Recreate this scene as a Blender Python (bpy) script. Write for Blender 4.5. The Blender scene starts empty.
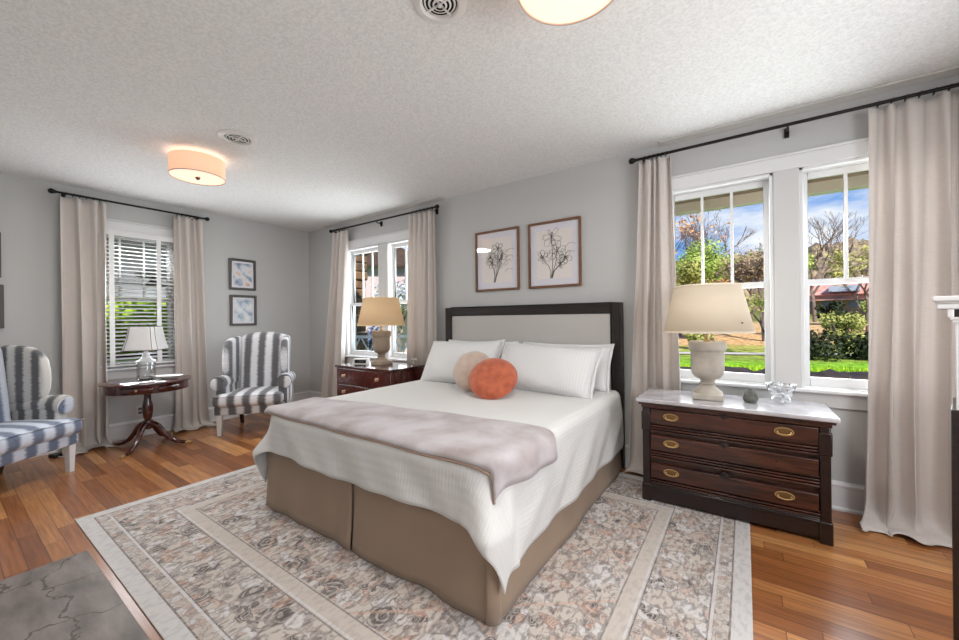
import bpy, bmesh, math, random
from mathutils import Vector, Matrix, noise as mnoise
R = math.radians
PI = math.pi
SC = bpy.context.scene
COL = SC.collection
random.seed(7)

# ------------------------------------------------------------------ camera
FPX, YAW, ROLL = 381.63, 0.6068, 0.0106
cam_d = bpy.data.cameras.new('camera'); cam = bpy.data.objects.new('camera', cam_d); COL.objects.link(cam)
fw = Vector((-math.sin(YAW), math.cos(YAW), 0)); rt = Vector((math.cos(YAW), math.sin(YAW), 0)); dn = Vector((0, 0, -1))
ir = rt*math.cos(ROLL) + dn*math.sin(ROLL); idn = -rt*math.sin(ROLL) + dn*math.cos(ROLL)
M = Matrix((ir, -idn, -fw)).transposed().to_4x4(); M.translation = Vector((5.7621, -3.4915, 1.3068))
cam.matrix_world = M
cam_d.sensor_width = 36; cam_d.lens = FPX/959*36; cam_d.shift_y = -0.73/959
cam_d.clip_start = 0.02; cam_d.clip_end = 600
SC.camera = cam

# ------------------------------------------------------------------ colour and world
SC.view_settings.view_transform = 'Standard'; SC.view_settings.look = 'None'
SC.view_settings.exposure = 0.14; SC.view_settings.gamma = 1; SC.view_settings.use_curve_mapping = False


def lin(c):
    return tuple(((v/255)/12.92 if v/255 <= .04045 else ((v/255+.055)/1.055)**2.4) for v in c)


def node_tree(nt):
    N = nt.nodes; N.clear()
    def n(t, **k):
        x = N.new(t)
        for a, b in k.items():
            if a in x.bl_rna.properties: setattr(x, a, b)
        return x
    return n, nt.links.new


w = bpy.data.worlds.new('sky'); SC.world = w; w.use_nodes = True
n, L = node_tree(w.node_tree)
tc = n('ShaderNodeTexCoord'); sep = n('ShaderNodeSeparateXYZ'); L(tc.outputs['Generated'], sep.inputs[0])
rampz = n('ShaderNodeValToRGB'); L(sep.outputs['Z'], rampz.inputs[0])
rampz.color_ramp.elements[0].position = 0.0; rampz.color_ramp.elements[0].color = (*lin((140, 190, 244)), 1)
rampz.color_ramp.elements[1].position = 0.45; rampz.color_ramp.elements[1].color = (*lin((48, 120, 218)), 1)
mp = n('ShaderNodeMapping'); mp.inputs['Scale'].default_value = (3.0, 3.0, 9.0); L(tc.outputs['Generated'], mp.inputs[0])
cn = n('ShaderNodeTexNoise'); cn.inputs['Scale'].default_value = 1.5; cn.inputs['Detail'].default_value = 7; cn.inputs['Roughness'].default_value = .6
L(mp.outputs[0], cn.inputs['Vector'])
cr = n('ShaderNodeValToRGB'); cr.color_ramp.elements[0].position = .44; cr.color_ramp.elements[1].position = .70
L(cn.outputs[0], cr.inputs[0])
mx = n('ShaderNodeMixRGB'); mx.inputs[2].default_value = (.95, .97, 1, 1)
L(cr.outputs[0], mx.inputs[0]); L(rampz.outputs[0], mx.inputs[1])
bg = n('ShaderNodeBackground'); bg.inputs[1].default_value = .98; L(mx.outputs[0], bg.inputs[0])
wo = n('ShaderNodeOutputWorld'); L(bg.outputs[0], wo.inputs[0])


def light(name, kind, loc, energy, color=(1, 1, 1), direction=None, size=.1, size_y=None, parent=None):
    d = bpy.data.lights.new(name, kind); o = bpy.data.objects.new(name, d); COL.objects.link(o)
    d.energy = energy; d.color = color; o.location = loc
    if kind == 'AREA':
        d.shape = 'RECTANGLE' if size_y else 'DISK'; d.size = size
        if size_y: d.size_y = size_y
    elif kind == 'SUN': d.angle = size
    else: d.shadow_soft_size = size
    if direction is not None:
        o.rotation_euler = Vector(direction).to_track_quat('-Z', 'Y').to_euler()
    if parent: o.parent = parent
    return o


light('sun', 'SUN', (8, -8, 14), 6.0, (1, .95, .86), (-.50, .62, -.62), R(.6))
DAY = (.93, .97, 1.0)
# daylight coming in at each window opening, just inside its panes
light('daylight_window_a', 'AREA', (5.585, .155, 1.55), 17, DAY, (0, -1, -.16), .58, 1.4)
light('daylight_window_b', 'AREA', (6.435, .155, 1.55), 17, DAY, (0, -1, -.16), .58, 1.4)
light('daylight_window_c', 'AREA', (1.34, .155, 1.55), 17, DAY, (0, -1, .06), .58, 1.4)
light('daylight_window_d', 'AREA', (2.21, .155, 1.55), 17, DAY, (0, -1, .06), .58, 1.4)
light('daylight_window_e', 'AREA', (.10, -2.1, 1.55), 20, DAY, (1, 0, .12), .55, 1.3)
# fill light from the right, at a window added out of view
light('fill_light_right', 'AREA', (7.26, -2.2, 1.5), 52, (.98, .99, 1), (-1, .0, -.22), 1.7, 1.5)

# ------------------------------------------------------------------ materials
MATS = {}


def principled(name):
    m = bpy.data.materials.new(name); m.use_nodes = True
    n, L = node_tree(m.node_tree)
    out = n('ShaderNodeOutputMaterial'); b = n('ShaderNodeBsdfPrincipled'); L(b.outputs[0], out.inputs[0])
    return m, n, L, b, out


def mat(name, c, rough=.5, metal=0, spec=.5, var=.0, vscale=8, bump=0, bscale=60, stretch=(1, 1, 1), c2=None, coat=0, sheen=0, emit=None, estr=0, trans=0, alpha=1, detail=4, contrast=(.35, .65)):
    m, n, L, b, out = principled(name)
    b.inputs['Roughness'].default_value = rough; b.inputs['Metallic'].default_value = metal
    b.inputs['Specular IOR Level'].default_value = spec
    b.inputs['Coat Weight'].default_value = coat; b.inputs['Coat Roughness'].default_value = .12
    b.inputs['Sheen Weight'].default_value = sheen
    c = lin(c)
    tc = n('ShaderNodeTexCoord'); mp = n('ShaderNodeMapping'); L(tc.outputs['Object'], mp.inputs[0]); mp.inputs['Scale'].default_value = stretch
    if c2 or var:
        c2l = lin(c2) if c2 else tuple(v*(1-var) for v in c)
        nz = n('ShaderNodeTexNoise'); nz.inputs['Scale'].default_value = vscale; nz.inputs['Detail'].default_value = detail
        L(mp.outputs[0], nz.inputs['Vector'])
        r = n('ShaderNodeValToRGB'); L(nz.outputs[0], r.inputs[0])
        r.color_ramp.elements[0].position = contrast[0]; r.color_ramp.elements[1].position = contrast[1]
        r.color_ramp.elements[0].color = (*c2l, 1); r.color_ramp.elements[1].color = (*c, 1)
        L(r.outputs[0], b.inputs['Base Color'])
    else:
        b.inputs['Base Color'].default_value = (*c, 1)
    if bump:
        nb = n('ShaderNodeTexNoise'); nb.inputs['Scale'].default_value = bscale; nb.inputs['Detail'].default_value = 3
        L(mp.outputs[0], nb.inputs['Vector'])
        bp = n('ShaderNodeBump'); bp.inputs['Strength'].default_value = bump; bp.inputs['Distance'].default_value = .01
        L(nb.outputs[0], bp.inputs['Height']); L(bp.outputs[0], b.inputs['Normal'])
    if emit:
        b.inputs['Emission Color'].default_value = (*lin(emit), 1); b.inputs['Emission Strength'].default_value = estr
    if trans: b.inputs['Transmission Weight'].default_value = trans
    MATS[name] = m
    return m


def math_node(n, L, op, a, b=None, c=None):
    x = n('ShaderNodeMath', operation=op)
    for i, v in enumerate((a, b, c)):
        if v is None: continue
        if isinstance(v, (int, float)): x.inputs[i].default_value = v
        else: L(v, x.inputs[i])
    return x.outputs[0]


def mixc(n, L, fac, a, b):
    x = n('ShaderNodeMixRGB')
    for i, v in enumerate((fac, a, b)):
        if isinstance(v, (int, float)): x.inputs[i].default_value = v
        elif isinstance(v, tuple): x.inputs[i].default_value = (*v, 1)
        else: L(v, x.inputs[i])
    return x.outputs[0]


wall_m = mat('wall_paint', (196, 196, 195), .75, spec=.2, bump=.05, bscale=90)
white_m = mat('white_trim_paint', (224, 224, 225), .35)
mullion_m = mat('pale_grey_trim_paint', (205, 204, 203), .45)
bright_m = mat('white_plastic', (238, 238, 236), .3)
blackmetal_m = mat('black_iron', (34, 31, 30), .35, metal=.6)
brass_m = mat('aged_brass', (196, 162, 108), .35, metal=.45)
brass_dark_m = mat('dark_brass_plate', (122, 92, 56), .45, metal=.45)
knob_m = mat('pale_brass', (200, 170, 140), .35, metal=.7)
mahog_m = mat('dark_mahogany', (84, 44, 30), .32, coat=.25, c2=(40, 19, 13), vscale=5, stretch=(1, 6, 14), bump=.02, bscale=40)
mahog_dark_m = mat('blackened_mahogany', (36, 18, 15), .35, coat=.2, c2=(20, 11, 10), vscale=5, stretch=(1, 6, 14))
mahog_red_m = mat('polished_red_mahogany', (92, 33, 24), .2, coat=.6, c2=(58, 19, 14), vscale=6, stretch=(8, 8, 1))
table_m = mat('polished_table_mahogany', (84, 30, 22), .16, coat=.8, c2=(50, 17, 13), vscale=5, stretch=(3, 1, 3))
marble_m = mat('grey_marble', (205, 203, 206), .12, coat=.6, c2=(176, 172, 178), vscale=7, detail=8)
hb_frame_m = mat('espresso_wood', (40, 30, 26), .4, c2=(27, 20, 18), vscale=5, stretch=(2, 2, 20))
hb_fab_m = mat('grey_linen_upholstery', (188, 184, 180), .9, sheen=.2, var=.06, vscale=120, bump=.05, bscale=400)
skirt_m = mat('taupe_cotton', (160, 138, 118), .9, sheen=.15, var=.07, vscale=4, bump=.03, bscale=300)
mattress_m = mat('mattress_ticking', (222, 222, 220), .9)
pillow_m = mat('white_cotton', (224, 224, 224), .85, sheen=.1, bump=.06, bscale=60, stretch=(6, 1, 1))
rust_m = mat('rust_velvet', (196, 102, 68), .75, sheen=.35, c2=(168, 80, 50), vscale=14, bump=.05, bscale=30)
beigevel_m = mat('beige_velvet', (206, 186, 172), .8, sheen=.6, c2=(190, 166, 150), vscale=12, bump=.05, bscale=30)
throw_m = mat('lilac_beige_velvet', (190, 184, 187), .7, sheen=.25, c2=(150, 136, 133), vscale=4.5, detail=6, bump=.05, bscale=12, contrast=(.3, .62))  # darker mottling paints in the uneven sheen of the velvet
throw_edge_m = mat('tan_throw_lining', (166, 140, 124), .8)
frame_wood_m = mat('walnut_frame_wood', (128, 88, 64), .45, var=.2, vscale=10, stretch=(1, 1, 5))
matboard_m = mat('white_mat_board', (226, 224, 232), .7)
paper_m = mat('cream_paper', (236, 229, 224), .75)
ink_m = mat('charcoal_ink', (60, 56, 56), .9)
frame_grey_m = mat('charcoal_frame', (84, 80, 76), .5)
chairwhite_m = mat('white_painted_leg', (222, 222, 222), .4)
darkleg_m = mat('dark_stained_leg', (60, 32, 24), .4)
stone_m = mat('weathered_plaster', (196, 189, 178), .85, c2=(172, 164, 152), vscale=9, bump=.12, bscale=40)
stone_dark_m = mat('taupe_plaster', (166, 150, 132), .85, c2=(146, 130, 112), vscale=9, bump=.12, bscale=40)
arti_m = mat('grey_green_stone', (112, 114, 106), .8, c2=(84, 86, 80), vscale=30)
ceram_m = mat('white_ceramic', (236, 236, 236), .2)
dark_m = mat('black_plastic', (22, 22, 24), .4)
vent_m = mat('white_vent_enamel', (226, 224, 220), .4)
duct_shade_m = mat('duct_shade', (14, 13, 13), .9)
hub_m = mat('nickel_finial', (120, 96, 80), .35, metal=.8)
blind_m = mat('white_blind_slat', (226, 226, 226), .45)
soffit_m = mat('brown_soffit_board', (190, 158, 138), .8, c2=(158, 126, 108), vscale=5, stretch=(1, 6, 1))
fascia_m = mat('cream_fascia_board', (246, 226, 202), .8)


def glass_mat(name, tint=(1, 1, 1), refl=.06):
    m = bpy.data.materials.new(name); m.use_nodes = True
    n, L = node_tree(m.node_tree)
    out = n('ShaderNodeOutputMaterial'); t = n('ShaderNodeBsdfTransparent'); t.inputs[0].default_value = (*tint, 1)
    g = n('ShaderNodeBsdfGlossy'); g.inputs['Roughness'].default_value = .03
    mxs = n('ShaderNodeMixShader'); mxs.inputs[0].default_value = refl
    L(t.outputs[0], mxs.inputs[1]); L(g.outputs[0], mxs.inputs[2]); L(mxs.outputs[0], out.inputs[0])
    return m


pane_m = glass_mat('window_glass', (.97, .98, .98), .0)
pic_glass_m = glass_mat('picture_glass', (1, 1, 1), .05)


def crystal_mat(name):
    m = bpy.data.materials.new(name); m.use_nodes = True
    n, L = node_tree(m.node_tree)
    out = n('ShaderNodeOutputMaterial'); t = n('ShaderNodeBsdfTransparent'); t.inputs[0].default_value = (.93, .94, .95, 1)
    g = n('ShaderNodeBsdfGlossy'); g.inputs['Roughness'].default_value = .06
    lw = n('ShaderNodeLayerWeight'); lw.inputs[0].default_value = .45
    tcx = n('ShaderNodeTexCoord'); v = n('ShaderNodeTexVoronoi'); v.inputs['Scale'].default_value = 45; L(tcx.outputs['Object'], v.inputs['Vector'])
    bp = n('ShaderNodeBump'); bp.inputs['Strength'].default_value = 1; bp.inputs['Distance'].default_value = .01
    L(v.outputs['Distance'], bp.inputs['Height']); L(bp.outputs[0], g.inputs['Normal']); L(bp.outputs[0], lw.inputs['Normal'])
    f = math_node(n, L, 'MULTIPLY_ADD', lw.outputs['Facing'], .75, .24)
    mxs = n('ShaderNodeMixShader'); L(f, mxs.inputs[0])
    L(t.outputs[0], mxs.inputs[1]); L(g.outputs[0], mxs.inputs[2]); L(mxs.outputs[0], out.inputs[0])
    return m


crystal_m = crystal_mat('cut_crystal')


def smooth_glass(name):
    m = bpy.data.materials.new(name); m.use_nodes = True
    n, L = node_tree(m.node_tree)
    out = n('ShaderNodeOutputMaterial'); t = n('ShaderNodeBsdfTransparent'); t.inputs[0].default_value = (.97, .98, .98, 1)
    g = n('ShaderNodeBsdfGlossy'); g.inputs['Roughness'].default_value = .04
    lw = n('ShaderNodeLayerWeight'); lw.inputs[0].default_value = .35
    f = math_node(n, L, 'MULTIPLY_ADD', lw.outputs['Facing'], .7, .08)
    mxs = n('ShaderNodeMixShader'); L(f, mxs.inputs[0])
    L(t.outputs[0], mxs.inputs[1]); L(g.outputs[0], mxs.inputs[2]); L(mxs.outputs[0], out.inputs[0])
    return m


jar_m = smooth_glass('clear_jar_glass')


def cloth_translucent(name, c, c2, tr=.3, emit=None, estr=0, scale=(3, 3, 60), vs=6, bump=.08):
    m = bpy.data.materials.new(name); m.use_nodes = True
    n, L = node_tree(m.node_tree)
    out = n('ShaderNodeOutputMaterial')
    tcx = n('ShaderNodeTexCoord'); mp = n('ShaderNodeMapping'); L(tcx.outputs['Object'], mp.inputs[0]); mp.inputs['Scale'].default_value = scale
    nz = n('ShaderNodeTexNoise'); nz.inputs['Scale'].default_value = vs; nz.inputs['Detail'].default_value = 4; L(mp.outputs[0], nz.inputs['Vector'])
    col = mixc(n, L, nz.outputs[0], lin(c2), lin(c))
    d = n('ShaderNodeBsdfDiffuse'); t = n('ShaderNodeBsdfTranslucent')
    L(col, d.inputs[0]); L(col, t.inputs[0])
    bp = n('ShaderNodeBump'); bp.inputs['Strength'].default_value = bump; bp.inputs['Distance'].default_value = .005
    L(nz.outputs[0], bp.inputs['Height']); L(bp.outputs[0], d.inputs['Normal'])
    mxs = n('ShaderNodeMixShader'); mxs.inputs[0].default_value = tr
    L(d.outputs[0], mxs.inputs[1]); L(t.outputs[0], mxs.inputs[2])
    if estr:
        e = n('ShaderNodeEmission'); e.inputs[0].default_value = (*lin(emit), 1); e.inputs[1].default_value = estr
        a = n('ShaderNodeAddShader'); L(mxs.outputs[0], a.inputs[0]); L(e.outputs[0], a.inputs[1]); L(a.outputs[0], out.inputs[0])
    else:
        L(mxs.outputs[0], out.inputs[0])
    return m


curtain_m = cloth_translucent('natural_linen', (234, 227, 222), (216, 207, 201), .2)
shade_lit_m = cloth_translucent('tan_lampshade_linen', (216, 196, 166), (206, 186, 156), .3, (255, 206, 148), .13, (30, 30, 30), 8)
shade_cream_m = cloth_translucent('cream_lampshade_linen', (228, 218, 202), (220, 209, 192), .3, (255, 220, 172), .06, (30, 30, 30), 8)
shade_white_m = cloth_translucent('white_bell_shade_silk', (240, 239, 238), (232, 231, 230), .3)
drum_m = cloth_translucent('peach_drum_shade_linen', (236, 206, 184), (230, 198, 176), .2, (255, 190, 156), .34, (40, 40, 10), 8)
diffuser_m = cloth_translucent('lit_acrylic_diffuser', (240, 224, 212), (240, 224, 212), .2, (255, 222, 200), .55, (1, 1, 1), 3, 0)


def ceiling_mat():
    m, n, L, b, out = principled('popcorn_ceiling')
    b.inputs['Roughness'].default_value = .95; b.inputs['Specular IOR Level'].default_value = .1
    tcx = n('ShaderNodeTexCoord')
    nz = n('ShaderNodeTexNoise'); nz.inputs['Scale'].default_value = 75; nz.inputs['Detail'].default_value = 2.5; nz.inputs['Roughness'].default_value = .6
    L(tcx.outputs['Object'], nz.inputs['Vector'])
    r = n('ShaderNodeValToRGB'); L(nz.outputs[0], r.inputs[0])
    r.color_ramp.elements[0].position = .34; r.color_ramp.elements[1].position = .62
    r.color_ramp.elements[0].color = (*lin((220, 220, 219)), 1); r.color_ramp.elements[1].color = (*lin((236, 236, 235)), 1)
    L(r.outputs[0], b.inputs['Base Color'])
    bp = n('ShaderNodeBump'); bp.inputs['Strength'].default_value = .22; bp.inputs['Distance'].default_value = .010
    L(nz.outputs[0], bp.inputs['Height']); L(bp.outputs[0], b.inputs['Normal'])
    return m


ceiling_m = ceiling_mat()


def floor_mat():
    m, n, L, b, out = principled('oak_strip_floor')
    tcx = n('ShaderNodeTexCoord'); sep = n('ShaderNodeSeparateXYZ'); L(tcx.outputs['Object'], sep.inputs[0])
    W = .082
    row = math_node(n, L, 'FLOOR', math_node(n, L, 'DIVIDE', sep.outputs['Y'], W))
    wn = n('ShaderNodeTexWhiteNoise', noise_dimensions='1D'); L(row, wn.inputs['W'])
    xs = math_node(n, L, 'ADD', math_node(n, L, 'DIVIDE', sep.outputs['X'], .95), math_node(n, L, 'MULTIPLY', wn.outputs['Value'], 7.3))
    colm = math_node(n, L, 'FLOOR', xs)
    cmb = n('ShaderNodeCombineXYZ'); L(row, cmb.inputs[0]); L(colm, cmb.inputs[1])
    wn2 = n('ShaderNodeTexWhiteNoise', noise_dimensions='3D'); L(cmb.outputs[0], wn2.inputs['Vector'])
    r = n('ShaderNodeValToRGB'); L(wn2.outputs['Value'], r.inputs[0])
    els = r.color_ramp.elements
    els[0].position = 0; els[0].color = (*lin((140, 86, 50)), 1)
    els[1].position = 1; els[1].color = (*lin((220, 162, 104)), 1)
    e = els.new(.35); e.color = (*lin((172, 110, 64)), 1)
    e = els.new(.75); e.color = (*lin((194, 134, 82)), 1)
    mp = n('ShaderNodeMapping'); mp.inputs['Scale'].default_value = (1.2, 22, 1); L(tcx.outputs['Object'], mp.inputs[0])
    addv = n('ShaderNodeVectorMath', operation='ADD'); L(mp.outputs[0], addv.inputs[0])
    sc = n('ShaderNodeVectorMath', operation='SCALE'); sc.inputs['Scale'].default_value = 11; L(wn2.outputs['Color'], sc.inputs[0]); L(sc.outputs[0], addv.inputs[1])
    g = n('ShaderNodeTexNoise'); g.inputs['Scale'].default_value = 3.2; g.inputs['Detail'].default_value = 6; L(addv.outputs[0], g.inputs['Vector'])
    gr = n('ShaderNodeValToRGB'); L(g.outputs[0], gr.inputs[0]); gr.color_ramp.elements[0].position = .3; gr.color_ramp.elements[1].position = .7
    gr.color_ramp.elements[0].color = (.62, .58, .54, 1); gr.color_ramp.elements[1].color = (1.08, 1.05, 1.0, 1)
    mul = n('ShaderNodeMixRGB', blend_type='MULTIPLY'); mul.inputs[0].default_value = 1; L(r.outputs[0], mul.inputs[1]); L(gr.outputs[0], mul.inputs[2])
    # dark seams between strips and at their ends
    fy = math_node(n, L, 'FRACT', math_node(n, L, 'DIVIDE', sep.outputs['Y'], W))
    fx = math_node(n, L, 'FRACT', xs)
    s1 = math_node(n, L, 'GREATER_THAN', math_node(n, L, 'ABSOLUTE', math_node(n, L, 'SUBTRACT', fy, .5)), .478)
    s2 = math_node(n, L, 'GREATER_THAN', math_node(n, L, 'ABSOLUTE', math_node(n, L, 'SUBTRACT', fx, .5)), .4982)
    seam = math_node(n, L, 'MAXIMUM', s1, s2)
    col = mixc(n, L, math_node(n, L, 'MULTIPLY', seam, .72), mul.outputs[0], lin((60, 30, 14)))
    L(col, b.inputs['Base Color'])
    b.inputs['Roughness'].default_value = .3; b.inputs['Coat Weight'].default_value = .35; b.inputs['Coat Roughness'].default_value = .16
    h = math_node(n, L, 'ADD', math_node(n, L, 'MULTIPLY', seam, -1), math_node(n, L, 'MULTIPLY', g.outputs[0], .25))
    bp = n('ShaderNodeBump'); bp.inputs['Strength'].default_value = .25; bp.inputs['Distance'].default_value = .004
    L(h, bp.inputs['Height']); L(bp.outputs[0], b.inputs['Normal'])
    return m


floor_m = floor_mat()

RUG = (2.10, -2.950, 5.78, -.19)


def rug_mat():
    m, n, L, b, out = principled('distressed_oriental_rug')
    b.inputs['Roughness'].default_value = .95; b.inputs['Specular IOR Level'].default_value = .1; b.inputs['Sheen Weight'].default_value = .15
    tcx = n('ShaderNodeTexCoord'); sep = n('ShaderNodeSeparateXYZ'); L(tcx.outputs['Object'], sep.inputs[0])
    hx, hy = (RUG[2]-RUG[0])/2, (RUG[3]-RUG[1])/2
    ax = math_node(n, L, 'ABSOLUTE', sep.outputs['X']); ay = math_node(n, L, 'ABSOLUTE', sep.outputs['Y'])
    d = math_node(n, L, 'MINIMUM', math_node(n, L, 'SUBTRACT', hx, ax), math_node(n, L, 'SUBTRACT', hy, ay))  # distance in from the edge
    light_c, cream, greyb, rust, char, rose = lin((212, 210, 211)), lin((201, 191, 182)), lin((160, 150, 146)), lin((180, 140, 120)), lin((92, 84, 84)), lin((192, 168, 156))
    wob = n('ShaderNodeTexNoise'); wob.inputs['Scale'].default_value = 15; wob.inputs['Detail'].default_value = 3; L(tcx.outputs['Object'], wob.inputs['Vector'])
    mir = n('ShaderNodeCombineXYZ'); L(ax, mir.inputs[0]); L(ay, mir.inputs[1])
    wv = n('ShaderNodeVectorMath', operation='SCALE'); wv.inputs['Scale'].default_value = .05; L(wob.outputs['Color'], wv.inputs[0])
    mv = n('ShaderNodeVectorMath', operation='ADD'); L(mir.outputs[0], mv.inputs[0]); L(wv.outputs[0], mv.inputs[1])

    def motif(scale, rand=.75):
        v = n('ShaderNodeTexVoronoi', feature='F1'); v.inputs['Scale'].default_value = scale; v.inputs['Randomness'].default_value = rand; L(mv.outputs[0], v.inputs['Vector'])
        v2 = n('ShaderNodeTexVoronoi', feature='DISTANCE_TO_EDGE'); v2.inputs['Scale'].default_value = scale; v2.inputs['Randomness'].default_value = rand; L(mv.outputs[0], v2.inputs['Vector'])
        cs = n('ShaderNodeSeparateColor'); L(v.outputs['Color'], cs.inputs[0])
        r = n('ShaderNodeValToRGB'); r.color_ramp.interpolation = 'CONSTANT'; L(cs.outputs[0], r.inputs[0])
        pal = [(0, greyb), (.16, cream), (.38, light_c), (.55, rose), (.68, rust), (.76, cream), (.90, char)]
        els = r.color_ramp.elements
        els[0].position = 0; els[0].color = (*pal[0][1], 1); els[1].position = pal[1][0]; els[1].color = (*pal[1][1], 1)
        for p, c in pal[2:]:
            e = els.new(p); e.color = (*c, 1)
        # concentric petal rings inside each cell
        ring = math_node(n, L, 'SINE', math_node(n, L, 'MULTIPLY', v.outputs['Distance'], 26))
        rg = math_node(n, L, 'GREATER_THAN', ring, .3)
        c1 = mixc(n, L, math_node(n, L, 'MULTIPLY', rg, .7), r.outputs[0], cream)
        edge = math_node(n, L, 'LESS_THAN', v2.outputs['Distance'], .055)
        return mixc(n, L, math_node(n, L, 'MULTIPLY', edge, .5), c1, lin((112, 100, 98)))
    def blend(sa, sb, rnd_):
        mk = n('ShaderNodeTexNoise'); mk.inputs['Scale'].default_value = sa*.9; mk.inputs['Detail'].default_value = 1; L(mv.outputs[0], mk.inputs['Vector'])
        return mixc(n, L, math_node(n, L, 'GREATER_THAN', mk.outputs[0], .50), motif(sa, rnd_), motif(sb, .9))
    field = blend(9, 22, .75)
    border = blend(10, 24, .6)
    # long diagonal lattice lines in the field
    dg = math_node(n, L, 'ABSOLUTE', math_node(n, L, 'SINE', math_node(n, L, 'MULTIPLY', math_node(n, L, 'ADD', ax, math_node(n, L, 'MULTIPLY', ay, 1.3)), 4.2)))
    dl = math_node(n, L, 'LESS_THAN', dg, .06)
    field = mixc(n, L, math_node(n, L, 'MULTIPLY', dl, .6), field, lin((206, 170, 150)))

    def band(lo, hi):
        return math_node(n, L, 'MULTIPLY', math_node(n, L, 'GREATER_THAN', d, lo), math_node(n, L, 'LESS_THAN', d, hi))
    col = mixc(n, L, math_node(n, L, 'LESS_THAN', d, .52), field, mixc(n, L, .25, cream, border))
    small = motif(30, .8)
    col = mixc(n, L, band(.083, .14), col, small)
    col = mixc(n, L, band(.15, .42), col, border)
    for lo, hi, c, k in [(0, .075, light_c, .92), (.075, .083, char, .8), (.09, .135, greyb, .12), (.140, .152, light_c, .9), (.152, .158, char, .7),
                         (.415, .422, char, .75), (.427, .437, light_c, .9), (.437, .505, cream, .62), (.505, .513, char, .7)]:
        col = mixc(n, L, math_node(n, L, 'MULTIPLY', band(lo, hi), k), col, c)
    # worn pile: streaks along the weft and pale bald patches
    mp = n('ShaderNodeMapping'); mp.inputs['Scale'].default_value = (60, 9, 1); L(tcx.outputs['Object'], mp.inputs[0])
    st = n('ShaderNodeTexNoise'); st.inputs['Scale'].default_value = 2.2; st.inputs['Detail'].default_value = 5; L(mp.outputs[0], st.inputs['Vector'])
    sr = n('ShaderNodeValToRGB'); sr.color_ramp.elements[0].position = .42; sr.color_ramp.elements[1].position = .66; L(st.outputs[0], sr.inputs[0])
    col = mixc(n, L, math_node(n, L, 'MULTIPLY', sr.outputs[0], .5), col, lin((206, 198, 192)))
    dmp = n('ShaderNodeMapping'); dmp.inputs['Scale'].default_value = (1.7, .8, 1); L(tcx.outputs['Object'], dmp.inputs[0])
    dk = n('ShaderNodeTexNoise'); dk.inputs['Scale'].default_value = 26; dk.inputs['Detail'].default_value = 3; L(dmp.outputs[0], dk.inputs['Vector'])
    dr = n('ShaderNodeValToRGB'); dr.color_ramp.elements[0].position = .50; dr.color_ramp.elements[1].position = .60; L(dk.outputs[0], dr.inputs[0])
    col = mixc(n, L, math_node(n, L, 'MULTIPLY', math_node(n, L, 'MULTIPLY', dr.outputs[0], math_node(n, L, 'MULTIPLY_ADD', math_node(n, L, 'MAXIMUM', band(.158, .415), math_node(n, L, 'GREATER_THAN', d, .513)), .38, .14)), 1.0), col, lin((100, 90, 88)))
    L(col, b.inputs['Base Color'])
    bp = n('ShaderNodeBump'); bp.inputs['Strength'].default_value = .2; bp.inputs['Distance'].default_value = .004
    L(st.outputs[0], bp.inputs['Height']); L(bp.outputs[0], b.inputs['Normal'])
    return m


def stripe_bump_mat(name, c):
    m, n, L, b, out = principled(name)
    b.inputs['Roughness'].default_value = .85; b.inputs['Sheen Weight'].default_value = .1
    tcx = n('ShaderNodeTexCoord'); sp = n('ShaderNodeSeparateXYZ'); L(tcx.outputs['Object'], sp.inputs[0])
    sn = math_node(n, L, 'SINE', math_node(n, L, 'MULTIPLY', sp.outputs['X'], 2*PI/.022))
    L(mixc(n, L, math_node(n, L, 'MULTIPLY_ADD', sn, .5, .5), lin(tuple(v-7 for v in c)), lin(c)), b.inputs['Base Color'])
    bp = n('ShaderNodeBump'); bp.inputs['Strength'].default_value = .18; bp.inputs['Distance'].default_value = .003
    L(sn, bp.inputs['Height']); L(bp.outputs[0], b.inputs['Normal'])
    return m


striped_m = stripe_bump_mat('white_striped_cotton', (226, 226, 226))
rug_m = rug_mat()


def stripe_mat(name, axis, period=.165, phase=0.0, dark=(98, 98, 102), lightc=(226, 227, 231)):
    m, n, L, b, out = principled(name)
    b.inputs['Roughness'].default_value = .6; b.inputs['Sheen Weight'].default_value = .3
    tcx = n('ShaderNodeTexCoord'); sep = n('ShaderNodeSeparateXYZ'); L(tcx.outputs['Object'], sep.inputs[0])
    mp = n('ShaderNodeMapping'); mp.inputs['Scale'].default_value = {'X': (6, 90, 90), 'Y': (90, 6, 90), 'Z': (90, 90, 6)}[axis]; L(tcx.outputs['Object'], mp.inputs[0])
    nz = n('ShaderNodeTexNoise'); nz.inputs['Scale'].default_value = 1.2; nz.inputs['Detail'].default_value = 2; L(mp.outputs[0], nz.inputs['Vector'])
    x = math_node(n, L, 'MULTIPLY_ADD', math_node(n, L, 'SUBTRACT', nz.outputs[0], .5), .035, sep.outputs[axis])
    s = math_node(n, L, 'COSINE', math_node(n, L, 'MULTIPLY_ADD', x, 2*PI/period, phase))
    f = math_node(n, L, 'MULTIPLY_ADD', s, .5, .5)
    r = n('ShaderNodeValToRGB'); L(f, r.inputs[0])
    r.color_ramp.elements[0].position = .24; r.color_ramp.elements[0].color = (*lin(lightc), 1)
    r.color_ramp.elements[1].position = .74; r.color_ramp.elements[1].color = (*lin(dark), 1)
    L(r.outputs[0], b.inputs['Base Color'])
    return m


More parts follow.
